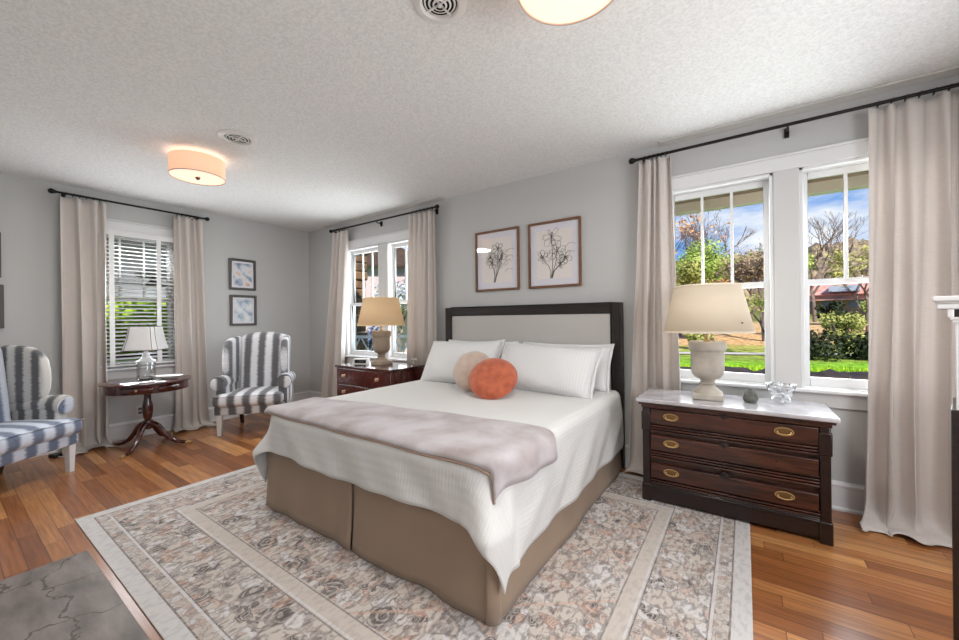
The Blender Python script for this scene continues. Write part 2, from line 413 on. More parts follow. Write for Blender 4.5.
def slate_mat():
    m, n, L, b, out = principled('grey_slate')
    tcx = n('ShaderNodeTexCoord')
    nz = n('ShaderNodeTexNoise'); nz.inputs['Scale'].default_value = 4; nz.inputs['Detail'].default_value = 7
    mp = n('ShaderNodeMapping'); mp.inputs['Scale'].default_value = (1, 3, 1); mp.inputs['Rotation'].default_value = (0, 0, .5); L(tcx.outputs['Object'], mp.inputs[0]); L(mp.outputs[0], nz.inputs['Vector'])
    r = n('ShaderNodeValToRGB'); L(nz.outputs[0], r.inputs[0])
    r.color_ramp.elements[0].position = .3; r.color_ramp.elements[0].color = (*lin((100, 92, 87)), 1)
    r.color_ramp.elements[1].position = .7; r.color_ramp.elements[1].color = (*lin((144, 134, 128)), 1)
    wv = n('ShaderNodeTexNoise'); wv.inputs['Scale'].default_value = 7; wv.inputs['Detail'].default_value = 4; L(tcx.outputs['Object'], wv.inputs['Vector'])
    sc = n('ShaderNodeVectorMath', operation='SCALE'); sc.inputs['Scale'].default_value = .22; L(wv.outputs['Color'], sc.inputs[0])
    ad = n('ShaderNodeVectorMath', operation='ADD'); L(tcx.outputs['Object'], ad.inputs[0]); L(sc.outputs[0], ad.inputs[1])
    v = n('ShaderNodeTexVoronoi', feature='DISTANCE_TO_EDGE'); v.inputs['Scale'].default_value = 2.6; L(ad.outputs[0], v.inputs['Vector'])
    ck = math_node(n, L, 'LESS_THAN', v.outputs['Distance'], .013)
    L(mixc(n, L, math_node(n, L, 'MULTIPLY', ck, .75), r.outputs[0], lin((64, 52, 42))), b.inputs['Base Color'])
    b.inputs['Roughness'].default_value = .5
    bp = n('ShaderNodeBump'); bp.inputs['Strength'].default_value = .5; bp.inputs['Distance'].default_value = .01
    hh = math_node(n, L, 'SUBTRACT', nz.outputs[0], ck)
    L(hh, bp.inputs['Height']); L(bp.outputs[0], b.inputs['Normal'])
    return m


slate_m = slate_mat()


def coverlet_mat():
    m, n, L, b, out = principled('white_ribbed_matelasse')
    tcx = n('ShaderNodeTexCoord'); sep = n('ShaderNodeSeparateXYZ'); L(tcx.outputs['UV'], sep.inputs[0])
    b.inputs['Base Color'].default_value = (*lin((216, 215, 213)), 1); b.inputs['Roughness'].default_value = .9; b.inputs['Sheen Weight'].default_value = .15
    s = math_node(n, L, 'SINE', math_node(n, L, 'MULTIPLY', sep.outputs['X'], 2*PI/.02))
    s2 = math_node(n, L, 'SINE', math_node(n, L, 'MULTIPLY', sep.outputs['Y'], 2*PI/.045))
    nz = n('ShaderNodeTexNoise'); nz.inputs['Scale'].default_value = 18; L(tcx.outputs['Object'], nz.inputs['Vector'])
    h = math_node(n, L, 'ADD', math_node(n, L, 'MULTIPLY', s, .5), math_node(n, L, 'ADD', math_node(n, L, 'MULTIPLY', s2, .3), math_node(n, L, 'MULTIPLY', nz.outputs[0], 2)))
    bp = n('ShaderNodeBump'); bp.inputs['Strength'].default_value = .22; bp.inputs['Distance'].default_value = .003
    L(h, bp.inputs['Height']); L(bp.outputs[0], b.inputs['Normal'])
    return m


coverlet_m = coverlet_mat()


def watercolour_mat(name, cols, scale):
    m, n, L, b, out = principled(name)
    tcx = n('ShaderNodeTexCoord')
    nz = n('ShaderNodeTexNoise'); nz.inputs['Scale'].default_value = scale; nz.inputs['Detail'].default_value = 5; L(tcx.outputs['Object'], nz.inputs['Vector'])
    r = n('ShaderNodeValToRGB'); L(nz.outputs[0], r.inputs[0]); els = r.color_ramp.elements
    els[0].position = .32; els[0].color = (*lin(cols[0]), 1); els[1].position = .7; els[1].color = (*lin(cols[-1]), 1)
    k = len(cols)-1
    for i, c in enumerate(cols[1:-1], 1):
        e = els.new(.32+.38*i/k); e.color = (*lin(c), 1)
    L(r.outputs[0], b.inputs['Base Color']); b.inputs['Roughness'].default_value = .7
    return m


# ------------------------------------------------------------------ mesh helpers
class MB:
    def __init__(s):
        s.v = []; s.f = []; s.uv = None

    def add(s, vs, fs, mtx=None):
        o = len(s.v)
        s.v += [tuple(mtx @ Vector(p)) if mtx else tuple(p) for p in vs]
        s.f += [tuple(i+o for i in f) for f in fs]
        return s

    def box(s, a, b, mtx=None):
        x0, y0, z0 = a; x1, y1, z1 = b
        return s.add([(x0, y0, z0), (x1, y0, z0), (x1, y1, z0), (x0, y1, z0), (x0, y0, z1), (x1, y0, z1), (x1, y1, z1), (x0, y1, z1)],
                     [(0, 3, 2, 1), (4, 5, 6, 7), (0, 1, 5, 4), (1, 2, 6, 5), (2, 3, 7, 6), (3, 0, 4, 7)], mtx)

    def lathe(s, prof, seg=32, mtx=None, cap=True):
        vs = []; fs = []
        for r, z in prof:
            for i in range(seg):
                a = 2*PI*i/seg; vs.append((r*math.cos(a), r*math.sin(a), z))
        for k in range(len(prof)-1):
            for i in range(seg):
                j = (i+1) % seg
                fs.append((k*seg+i, k*seg+j, (k+1)*seg+j, (k+1)*seg+i))
        if cap:
            if prof[0][0] > 1e-4: fs.append(tuple(range(seg))[::-1])
            if prof[-1][0] > 1e-4: fs.append(tuple((len(prof)-1)*seg+i for i in range(seg)))
        return s.add(vs, fs, mtx)

    def tube(s, pts, rad, seg=8, mtx=None, closed=False):
        pts = [Vector(p) for p in pts]; N = len(pts); vs = []; fs = []
        rads = rad if isinstance(rad, (list, tuple)) else [rad]*N
        up = None
        for i, p in enumerate(pts):
            if closed: t = pts[(i+1) % N]-pts[i-1]
            else: t = pts[min(i+1, N-1)]-pts[max(i-1, 0)]
            t.normalize()
            if up is None:
                up = Vector((0, 0, 1)) if abs(t.z) < .9 else Vector((1, 0, 0))
            up = (up-t*up.dot(t))
            if up.length < 1e-5: up = t.orthogonal()
            up.normalize(); sd = t.cross(up)
            for k in range(seg):
                a = 2*PI*k/seg
                vs.append(p+(up*math.cos(a)+sd*math.sin(a))*rads[i])
        for i in range(N if closed else N-1):
            i2 = (i+1) % N
            for k in range(seg):
                k2 = (k+1) % seg
                fs.append((i*seg+k, i*seg+k2, i2*seg+k2, i2*seg+k))
        if not closed:
            fs.append(tuple(range(seg))[::-1]); fs.append(tuple((N-1)*seg+k for k in range(seg)))
        return s.add(vs, fs, mtx)

    def prism(s, poly, h0, h1, mtx=None):
        """poly in xy extruded from z=h0 to h1"""
        k = len(poly)
        vs = [(x, y, h0) for x, y in poly]+[(x, y, h1) for x, y in poly]
        fs = [tuple(range(k))[::-1], tuple(range(k, 2*k))]+[(i, (i+1) % k, k+(i+1) % k, k+i) for i in range(k)]
        return s.add(vs, fs, mtx)

    def ball(s, c, r, sx=1, sy=1, sz=1, seg=16, rings=10, mtx=None):
        prof = [(max(1e-5, math.sin(PI*i/rings))*r, -math.cos(PI*i/rings)*r) for i in range(rings+1)]
        mm = Matrix.Translation(c) @ Matrix.Diagonal((sx, sy, sz, 1))
        return s.lathe(prof, seg, (mtx @ mm) if mtx else mm, cap=False)

    def grid(s, fn, nu, nv, wrap_u=False):
        vs = []; fs = []
        cu = nu if wrap_u else nu+1
        for j in range(nv+1):
            for i in range(cu):
                vs.append(fn(i/nu, j/nv))
        for j in range(nv):
            for i in range(nu):
                i2 = (i+1) % cu
                fs.append((j*cu+i, j*cu+i2, (j+1)*cu+i2, (j+1)*cu+i))
        return s.add(vs, fs)

    def build(s, name, m, parent=None, bevel=0, bseg=2, smooth=True, solid=0, sub=0, angle=38, fix=True):
        me = bpy.data.meshes.new(name); me.from_pydata(s.v, [], s.f)
        if fix or smooth:
            bm = bmesh.new(); bm.from_mesh(me)
            if fix: bmesh.ops.remove_doubles(bm, verts=bm.verts, dist=1e-5); bmesh.ops.recalc_face_normals(bm, faces=bm.faces)
            if smooth:
                for f in bm.faces: f.smooth = True
                for e in bm.edges:
                    if len(e.link_faces) == 2 and e.calc_face_angle(0) > R(angle): e.smooth = False
            bm.to_mesh(me); bm.free()
        for x in (m if isinstance(m, list) else [m]): me.materials.append(x)
        o = bpy.data.objects.new(name, me); COL.objects.link(o)
        if parent: o.parent = parent
        if bevel:
            b = o.modifiers.new('bevel', 'BEVEL'); b.width = bevel; b.segments = bseg; b.limit_method = 'ANGLE'; b.angle_limit = R(35)
        if solid:
            b = o.modifiers.new('solid', 'SOLIDIFY'); b.thickness = solid; b.offset = 0
        if sub:
            b = o.modifiers.new('sub', 'SUBSURF'); b.levels = sub; b.render_levels = sub
        return o


def tag(o, label, cat, group=None, kind=None):
    o['label'] = label; o['category'] = cat
    if group: o['group'] = group
    if kind: o['kind'] = kind
    return o


def thing(name, label, cat, loc=(0, 0, 0), rz=0, group=None):
    o = bpy.data.objects.new(name, None); COL.objects.link(o); o.empty_display_size = .1
    o.location = loc; o.rotation_euler = (0, 0, rz)
    return tag(o, label, cat, group)


def struct(o):
    o['kind'] = 'structure'; return o


def rbox(a, b, bev, seg=4, bulge=0.0, sub=6):
    """soft cushion-like box as MB: subdivided box rounded to a superellipsoid edge, with bulge"""
    mb = MB(); a = Vector(a); b = Vector(b); c = (a+b)/2; h = (b-a)/2
    bm = bmesh.new(); bmesh.ops.create_cube(bm, size=2)
    bmesh.ops.subdivide_edges(bm, edges=bm.edges, cuts=sub, use_grid_fill=True)
    idx = {}
    for i, v in enumerate(bm.verts):
        idx[v] = i
        p = Vector((v.co.x*h.x, v.co.y*h.y, v.co.z*h.z))
        # remap so that there are verts in the rounded rim
        q = Vector([max(-hh+bev, min(hh-bev, pp)) for pp, hh in zip(p, h)])
        d = p-q
        if d.length > 1e-9: p = q+d.normalized()*bev if sum(1 for k in d if abs(k) > 1e-9) > 1 else p
        u = [1-(v.co[k])**2 for k in range(3)]
        for k in range(3):
            o1, o2 = (k+1) % 3, (k+2) % 3
            p[k] += math.copysign(1, v.co[k])*bulge*abs(v.co[k])**3*u[o1]*u[o2]
        mb.v.append(tuple(p+c))
    mb.f = [tuple(idx[v] for v in f.verts) for f in bm.faces]
    bm.free()
    return mb


# ------------------------------------------------------------------ room shell
H = 2.74; XR = 7.3; YF = -3.95; T = .16


def wall_with_holes(name, s0, s1, holes, place):
    """holes: (a, b, z0, z1) along s; place maps (s, depth, z)"""
    mb = MB(); holes = sorted(holes); cur = s0
    def bx(a, b, z0, z1):
        p = [place(s, d, z) for z in (z0, z1) for d in (0, T) for s in (a, b)]
        mb.add(p, [(0, 1, 3, 2), (4, 6, 7, 5), (0, 4, 5, 1), (2, 3, 7, 6), (0, 2, 6, 4), (1, 5, 7, 3)])
    for a, b, z0, z1 in holes:
        bx(cur, a, 0, H); bx(a, b, 0, z0); bx(a, b, z1, H); cur = b
    bx(cur, s1, 0, H)
    return struct(mb.build(name, wall_m, smooth=False))


WZ0, WZ1 = .80, 2.345
RW = [(5.235, 5.94), (6.085, 6.79)]
MW = [(.975, 1.70), (1.85, 2.575)]
LW = [(-2.52, -1.77)]
wall_with_holes('wall_back', -T, XR+T, [(a, b, WZ0, WZ1) for a, b in MW+RW], lambda s, d, z: (s, d, z))
wall_with_holes('wall_left', YF-T, 0, [(a, b, WZ0, WZ1) for a, b in LW], lambda s, d, z: (-d, s, z))
wall_with_holes('wall_right', YF-T, 0, [(-3.1, -1.3, .8, 2.345)], lambda s, d, z: (XR+d, s, z))
struct(MB().box((-T, YF-T, 0), (XR+T, YF, H)).build('wall_front', wall_m, smooth=False))
struct(MB().box((-T, YF-T, -.12), (XR+T, T, 0)).build('floor', floor_m, smooth=False))
struct(MB().box((-T, YF-T, H), (XR+T, T, H+.12)).build('ceiling', ceiling_m, smooth=False))

# baseboards: board, cap and shoe moulding in profile
BP = [(0, 0), (.032, 0), (.032, .012), (.024, .022), (.018, .024), (.018, .155), (.024, .16), (.024, .172), (.016, .178), (.012, .19), (0, .19)]


def baseboard(name, a, b, place):
    k = len(BP)
    vs = [place(a, d, z) for d, z in BP]+[place(b, d, z) for d, z in BP]
    fs = [tuple(range(k)), tuple(range(2*k-1, k-1, -1))]+[(i, (i+1) % k, k+(i+1) % k, k+i) for i in range(k)]
    return struct(MB().add(vs, fs).build(name, white_m))


baseboard('baseboard_back', 0, XR, lambda s, d, z: (s, -d, z))
baseboard('baseboard_left', YF, 0, lambda s, d, z: (d, s, z))
# flat strips on the ceiling above the two pairs of windows
strip_m = mat('ceiling_strip_paint', (206, 203, 199), .7)
struct(MB().box((5.2, -.105, H-.012), (XR, 0, H)).build('trim_1', strip_m, bevel=.004))
struct(MB().box((.55, -.105, H-.012), (2.86, 0, H)).build('trim_2', strip_m, bevel=.004))


def window(name, a, b, place, meet=1.543, casing=True):
    """double-hung window in a wall opening a..b: frame, two sashes, panes; the upper sash has three lights"""
    def pbox(mb, s0, s1, d0, d1, z0, z1):
        p = [place(s, d, z) for z in (z0, z1) for d in (d0, d1) for s in (s0, s1)]
        mb.add(p, [(0, 1, 3, 2), (4, 6, 7, 5), (0, 4, 5, 1), (2, 3, 7, 6), (0, 2, 6, 4), (1, 5, 7, 3)])
    e = bpy.data.objects.new(name, None); COL.objects.link(e); struct(e)
    f = MB(); w = .022
    pbox(f, a, a+w, -.012, .13, WZ0, WZ1); pbox(f, b-w, b, -.012, .13, WZ0, WZ1)
    pbox(f, a, b, -.012, .13, WZ1-w, WZ1); pbox(f, a, b, .0, .15, WZ0, WZ0+.012)
    f.build('window_frame', white_m, e, bevel=.003)
    s0, s1 = a+w, b-w; st = .032
    u = MB(); d0, d1 = .075, .105
    pbox(u, s0, s0+st, d0, d1, meet-.02, WZ1-w); pbox(u, s1-st, s1, d0, d1, meet-.02, WZ1-w)
    pbox(u, s0+st, s1-st, d0, d1, WZ1-w-.045, WZ1-w); pbox(u, s0+st, s1-st, d0, d1, meet-.02, meet+.02)
    for k in (1, 2):
        c = s0+st+(s1-s0-2*st)*k/3
        pbox(u, c-.010, c+.010, d0+.004, d1-.004, meet+.02, WZ1-w-.045)
    us = u.build('upper_sash', white_m, e, bevel=.002)
    l = MB(); d0, d1 = .042, .072
    pbox(l, s0, s0+st, d0, d1, WZ0+.012, meet+.02); pbox(l, s1-st, s1, d0, d1, WZ0+.012, meet+.02)
    pbox(l, s0+st, s1-st, d0, d1, WZ0+.012, WZ0+.075); pbox(l, s0+st, s1-st, d0, d1, meet-.02, meet+.02)
    ls = l.build('lower_sash', white_m, e, bevel=.002)
    g = MB(); pbox(g, s0+st, s1-st, .088, .092, meet+.02, WZ1-w-.045); g.build('pane', pane_m, us, smooth=False)
    g = MB(); pbox(g, s0+st, s1-st, .055, .059, WZ0+.075, meet-.02); g.build('pane', pane_m, ls, smooth=False)
    k = MB(); c = (a+b)/2; pbox(k, c-.03, c+.03, .025, .042, meet+.02, meet+.03); pbox(k, c-.005, c+.03, .02, .03, meet+.03, meet+.038)
    k.build('sash_lock', hub_m, ls)
    return e


PB = lambda s, d, z: (s, d, z)
PL = lambda s, d, z: (-d, s, z)
window('window_1', *RW[0], PB); window('window_2', *RW[1], PB)
window('window_3', *MW[0], PB); window('window_4', *MW[1], PB)
window('window_5', *LW[0], PL, meet=1.57)
window('added_window', -3.1, -1.3, lambda s, d, z: (XR+d, s, z))  # unseen window added in the right wall to carry the fill light


def casing(name, spans, place):
    """flat casing boards round a pair of windows with a stool and an apron below"""
    def pbox(mb, s0, s1, d0, d1, z0, z1):
        p = [place(s, d, z) for z in (z0, z1) for d in (d0, d1) for s in (s0, s1)]
        mb.add(p, [(0, 1, 3, 2), (4, 6, 7, 5), (0, 4, 5, 1), (2, 3, 7, 6), (0, 2, 6, 4), (1, 5, 7, 3)])
    a, b = spans[0][0], spans[-1][1]; cw = .115
    e = bpy.data.objects.new(name, None); COL.objects.link(e); struct(e)
    m = MB(); pbox(m, a-cw, b+cw, -.022, 0, WZ1, 2.44); pbox(m, a-cw-.01, b+cw+.01, -.030, 0, 2.44, 2.457)
    m.build('head_casing', white_m, e, bevel=.003)
    m = MB(); pbox(m, a-cw, a, -.022, 0, WZ0, WZ1); pbox(m, b, b+cw, -.022, 0, WZ0, WZ1)
    m.build('side_casing', white_m, e, bevel=.003)
    for (p, q) in zip(spans, spans[1:]):
        m = MB(); pbox(m, p[1], q[0], -.018, 0, WZ0, WZ1); m.build('mullion', mullion_m, e, bevel=.003)
    m = MB(); pbox(m, a-cw-.03, b+cw+.03, -.055, .04, WZ0-.022, WZ0+.004); m.build('window_sill', white_m, e, bevel=.008, bseg=3)
    m = MB(); pbox(m, a-cw, b+cw, -.02, 0, WZ0-.118, WZ0-.022); m.build('apron', mullion_m, e, bevel=.004)


casing('trim_3', RW, PB); casing('trim_4', MW, PB); casing('trim_5', LW, PL)

# slate hearth set into the floor boards
struct(tag(MB().box((2.66, YF+.01, 0), (4.6, -2.985, .012)).build('hearth', slate_m, bevel=.004), 'grey cracked slate hearth slab in the wood floor', 'hearth'))
o = MB().box((-(RUG[2]-RUG[0])/2, -(RUG[3]-RUG[1])/2, 0), ((RUG[2]-RUG[0])/2, (RUG[3]-RUG[1])/2, .006)).build('area_rug', rug_m, smooth=False)
o.location = ((RUG[0]+RUG[2])/2, (RUG[1]+RUG[3])/2, .0005)
tag(o, 'large faded oriental rug in grey, beige and rust under the bed', 'rug')
RZ = .007  # top of the rug

# ------------------------------------------------------------------ curtains and rods
def rod(label, a, b, place, brackets):
    t = thing('curtain_rod', label, 'curtain rod', place(a, 0, 2.634), 0, 'black iron curtain rods')
    org = Vector(place(a, 0, 2.634))
    P = lambda s, d, z: Vector(place(s, d, z))-org
    MB().tube([P(a, .09, 2.634), P(b, .09, 2.634)], .0115, 12).build('pole', blackmetal_m, t)
    for s in (a, b):
        sg = -1 if s == a else 1
        m = MB(); m.ball(P(s+sg*.03, .09, 2.634), .026); m.tube([P(s, .09, 2.634), P(s+sg*.012, .09, 2.634)], .017, 12)
        m.build('finial', blackmetal_m, t)
    for s in brackets:
        m = MB(); m.tube([P(s, .0, 2.61), P(s, .09, 2.612), P(s, .093, 2.62)], .007, 8)
        c = P(s, .004, 2.61); m.box(tuple(c+Vector((-.014, -.014, -.035))), tuple(c+Vector((.014, .014, .03))))
        m.build('bracket', blackmetal_m, t)
    return t


def rings(t, place, org, s0, s1, k):
    for i in range(k):
        s = s0+(s1-s0)*(i+.5)/k
        c = Vector(place(s, .09, 2.634-.006))-org
        ax = (Vector(place(s+.01, .09, 2.6))-Vector(place(s, .09, 2.6))).normalized()
        nn = (Vector(place(s, .1, 2.6))-Vector(place(s, .09, 2.6))).normalized()
        pts = [c+nn*.019*math.cos(a)+Vector((0, 0, .019*math.sin(a)))+ax*.006*math.sin(a) for a in [2*PI*q/14 for q in range(14)]]
        MB().tube(pts, .0026, 6, closed=True).build('curtain_ring', blackmetal_m, t)


def curtain(label, place, top, bot, folds, seed, puddle=.12, amp=(.022, .045), off=(.09, .10), zmid=None, nrings=6, lean=0.0):
    """top=(s0,s1), bot=(s0,s1) along the wall; hangs from rings and puddles on the floor"""
    rnd = random.Random(seed)
    org = Vector(place(top[0], 0, 0))
    t = thing('curtain', label, 'curtain', org, 0, 'linen curtains')
    ph = rnd.random()*6; a2 = [rnd.uniform(.2, .5) for _ in range(4)]; p2 = [rnd.random()*6 for _ in range(4)]
    ztop = 2.602; hang = ztop-.02
    nu = folds*16; nv = 52; total = hang+puddle
    wa = [rnd.uniform(-.06, .06) for _ in range(3)]

    def fn(u, v):
        l = v*total
        k = min(1, l/hang); g = k**.7
        e = top[0]+(bot[0]-top[0])*(k**1.15); f = top[1]+(bot[1]-top[1])*(k**1.15)
        # the folds differ in width and wander a little on their way down
        uw = u+wa[0]*math.sin(2*PI*u+p2[0])+wa[1]*math.sin(4*PI*u+p2[1])+.012*g*math.sin(5*k+p2[2]+4*u)
        th_ = 2*PI*folds*uw+ph
        w = math.sin(th_)+.30*g*math.sin(2.3*th_+p2[3])*a2[1]
        w = math.copysign(abs(w)**(.7 if k > .1 else .5), w)
        w += a2[0]*g*math.sin(2*PI*u*(folds*.5)+p2[2]+k*1.5)
        A = (amp[0]+(amp[1]-amp[0])*g)
        s = e+(f-e)*u
        flat = 1.0
        z = ztop-min(l, hang)
        d = off[0]+(off[1]-off[0])*k+lean*k*k
        if l > hang-.10:
            q = l-(hang-.10); r = .10; flat = 1-.55*min(1, q/.2)
            th = min(q/r, PI/2); ext = max(0, q-r*PI/2)
            z = .012+r*(1-math.sin(th))
            d += r*(1-math.cos(th))*.6+ext*.8
            roll = .012*(1+math.sin(th_*.5+p2[3]+q*16))*min(1, q/.08)
            z += roll*min(1, q/r)
            s += (u-.5)*.08*min(1, q/.2)
            d += .015*math.sin(th_*.5+p2[1])*min(1, q/.15)
        d += A*w*flat
        s += A*.55*math.cos(th_)*g*flat
        if l < .12: z += .008*math.cos(th_)*(1-l/.12)
        return Vector(place(s, max(d, .062), max(z, .007)))-org
    m = MB().grid(fn, nu, nv)
    m.build('panel', curtain_m, t, solid=.004, angle=75, fix=False)
    rings(t, place, org, top[0]+.02, top[1]-.02, nrings)
    return t


CB = lambda s, d, z: (s, -d, z)
CL = lambda s, d, z: (d, s, z)
rod('long black curtain rod over the paired windows beside the bed, rightmost', 5.02, 7.0, CB, (5.08, 6.02, 6.95))
rod('black curtain rod over the windows behind the lit tan lamp', .765, 2.785, CB, (.82, 1.75, 2.74))
rod('black curtain rod over the window with white blinds', -2.76, -1.475, CL, (-2.70, -1.53))
curtain('linen curtain hanging between the headboard and the marble topped dresser', CB, (5.05, 5.29), (4.95, 5.355), 4, 3, .10, amp=(.02, .045))
curtain('wide linen curtain puddled on bare floor at the far right', CB, (6.415, 6.985), (6.365, 7.00), 5, 11, .20, amp=(.022, .06), nrings=9, off=(.09, .125))
curtain('linen curtain in the far corner beside the right striped armchair', CB, (.775, 1.13), (.42, .98), 4, 5, .12)
curtain('linen curtain touching the bed side, just left of the headboard', CB, (2.37, 2.775), (2.31, 2.79), 5, 8, .12, off=(.09, .09), amp=(.022, .045))
curtain('linen curtain behind the left striped armchair and the blinds', CL, (-2.735, -2.395), (-2.70, -2.41), 3, 21, .22, amp=(.025, .06), off=(.09, .12))
curtain('linen curtain right of the white blinds behind the pedestal table', CL, (-1.80, -1.50), (-1.80, -1.46), 4, 17, .20, off=(.09, .13))

# ------------------------------------------------------------------ window blind
t = thing('window_blind', 'white slatted blind with wide tapes in the left wall window', 'blind', (0.02, -2.145, .82))
W2 = .355
MB().box((-.005, -W2, 1.455), (.045, W2, 1.52)).build('headrail', blind_m, t, bevel=.004)
for i in range(33):
    z = .045+i*.0432
    mm = Matrix.Translation((.022, 0, z)) @ Matrix.Rotation(R(20), 4, 'Y')
    m = MB(); m.add([(x, s*W2, .0035*(1-(x/.025)**2)) for s in (-1, 1) for x in (-.025, -.012, 0, .012, .025)], [(k, k+1, k+6, k+5) for k in range(4)], mm)
    m.build('slat', blind_m, t, solid=.0025)
MB().box((.0, -W2, 0.004), (.048, W2, .026)).build('bottom_rail', blind_m, t, bevel=.004)
for s in (-.205, .205):
    MB().box((.047, s-.022, .01), (.0495, s+.022, 1.46)).build('ladder_tape', blind_m, t)
MB().tube([(.055, -.30, 1.45), (.055, -.30, .80)], .002, 6).build('pull_cord', blind_m, t)

# ------------------------------------------------------------------ ceiling fixtures
def drum_light(label, x, y, watts):
    t = thing('ceiling_light', label, 'ceiling light', (x, y, H), 0, 'peach drum ceiling lights')
    r = .195
    m = MB(); m.lathe([(r, -.185), (r+.003, -.185), (r+.003, -.03), (r, -.03)], 56, cap=False)
    sh = m.build('drum_shade', drum_m, t)
    m = MB(); m.lathe([(r+.002, -.189), (r+.005, -.189), (r+.005, -.182), (r+.002, -.182)], 56, cap=False); m.build('rim', hb_fab_m, sh)
    MB().lathe([(.0001, -.184), (r-.002, -.184), (r-.002, -.179), (.0001, -.179)], 56, cap=False).build('diffuser', diffuser_m, t)
    MB().lathe([(.0001, -.208), (.009, -.206), (.014, -.199), (.018, -.192), (.018, -.184), (.0001, -.184)], 20, cap=False).build('finial', hub_m, t)
    MB().lathe([(.0001, 0), (.07, 0), (.07, -.022), (.012, -.03), (.012, -.18), (.0001, -.18)], 28, cap=False).build('canopy', vent_m, t)
    light('ceiling_bulb', 'POINT', (0, 0, -.10), watts*.07, (1, .84, .70), None, .06, parent=t)
    light('ceiling_lamp_glow', 'AREA', (0, 0, -.205), watts, (1, .96, .91), (0, 0, -1), .36, parent=t)
    return t


drum_light('peach drum ceiling light toward the far corner, wholly in view', 1.90, -2.165, 17)
drum_light('peach drum ceiling light cut off by the top edge of the photo', 5.24, -2.12, 17)


def ceiling_vent(label, x, y, r):
    t = thing('ceiling_vent', label, 'vent', (x, y, H), 0, 'round ceiling vents')
    MB().lathe([(r, 0), (r, -.004), (r*.9, -.012), (r*.72, -.016), (r*.66, -.010), (r*.64, -.001)], 44, cap=False).build('flange', vent_m, t)
    MB().lathe([(.0001, -.0015), (r*.66, -.0015)], 40, cap=False).build('duct_shade_disc', duct_shade_m, t)  # flat dark disc, painted as the shade inside the duct
    for k, (q, z) in enumerate([(.56, -.006), (.40, -.010), (.24, -.014)]):
        MB().lathe([(r*q+.004, z), (r*q-.003, z-.004), (r*q-.005, z-.003), (r*q+.002, z+.002)], 36, cap=False).build('cone_ring', vent_m, t)
    MB().lathe([(.0001, -.022), (r*.08, -.02), (r*.10, -.014), (.0001, -.012)], 20, cap=False).build('hub', vent_m, t)
    for a in (0, PI/2):
        MB().box((-r*.62, -.004, -.012), (r*.62, .004, -.006), Matrix.Rotation(a, 4, 'Z')).build('spoke', vent_m, t)
    return t


ceiling_vent('round white ceiling vent beside the whole drum light', 2.53, -2.115, .135)
ceiling_vent('round white ceiling vent near the top edge of the photo', 4.645, -2.17, .122)

# ------------------------------------------------------------------ bed
BX0, BX1, BY0, BY1, BZ = 2.975, 4.87, -2.125, -.10, .675
bed = thing('bed', 'king bed with grey upholstered headboard and taupe skirt', 'bed', (3.92, -1.1, RZ))
ob = Vector((3.92, -1.1, RZ))


def loc(p): return tuple(Vector(p)-ob)


hbx0, hbx1, hbz = 2.936, 4.902, 1.44
fr = MB()
bxp = lambda mb, a, b: mb.box(loc(a), loc(b))
hb = MB(); 
fwid = .095
bxp(hb, (hbx0, -.115, .02), (hbx0+fwid, -.06, hbz)); bxp(hb, (hbx1-fwid, -.115, .02), (hbx1, -.06, hbz)); bxp(hb, (hbx0+fwid, -.115, hbz-fwid), (hbx1-fwid, -.06, hbz))
bxp(hb, (hbx0+fwid, -.08, .3), (hbx1-fwid, -.06, hbz-fwid))
hbo = hb.build('headboard', hb_frame_m, bed, bevel=.006)
for s in range(3):
    pass
m = MB()
for z0, z1, x0, x1 in [(hbz-.030, hbz-.022, hbx0+.022, hbx1-.022), (hbz-.085, hbz-.078, hbx0+.078, hbx1-.078)]:
    bxp(m, (x0, -.121, z0), (x1, -.114, z1))
for x in (hbx0+.022, hbx0+.078, hbx1-.030, hbx1-.085):
    bxp(m, (x, -.121, .4), (x+.008, -.114, hbz-.022 if abs(x-hbx0) < .05 or abs(x-hbx1) < .05 else hbz-.078))
m.build('frame_moulding', hb_frame_m, hbo, bevel=.002)
pm = rbox(loc((hbx0+fwid-.002, -.112, .45)), loc((hbx1-fwid+.002, -.075, hbz-fwid+.002)), .014, bulge=.012, sub=8)
pm.build('upholstered_panel', hb_fab_m, hbo)
rbox(loc((BX0+.03, BY0+.035, .36)), loc((BX1-.03, BY1-.02, BZ-.012)), .05, sub=7).build('mattress', mattress_m, bed)
m = MB(); bxp(m, (BX0+.04, BY0+.05, .10), (BX1-.04, BY1-.02, .36)); m.build('box_spring', mattress_m, bed, bevel=.02)
for sx in (BX0+.12, BX1-.12):
    for sy in (BY0+.15, BY1-.15):
        m = MB(); bxp(m, (sx-.025, sy-.025, RZ), (sx+.025, sy+.025, .11)); m.build('leg', hb_frame_m, bed)


def skirt_panel(p0, p1, z0, z1, folds, amp, seed, nrm):
    rnd = random.Random(seed); p0 = Vector(p0); p1 = Vector(p1); nrm = Vector(nrm)
    ph = [rnd.random()*6 for _ in range(3)]; ln = (p1-p0).length

    def fn(u, v):
        k = 1-v
        w = math.sin(u*folds*2*PI+ph[0])*.5+math.sin(u*folds*4.7+ph[1])*.35+.3*math.sin(u*folds*11+ph[2])
        endf = min(1, u/.04, (1-u)/.04)
        p = p0.lerp(p1, u)+nrm*(amp*w*k*endf+.02*k*k)
        p.z = z0+(z1-z0)*v
        return tuple(p-ob)
    return MB().grid(fn, int(ln*40), 10)


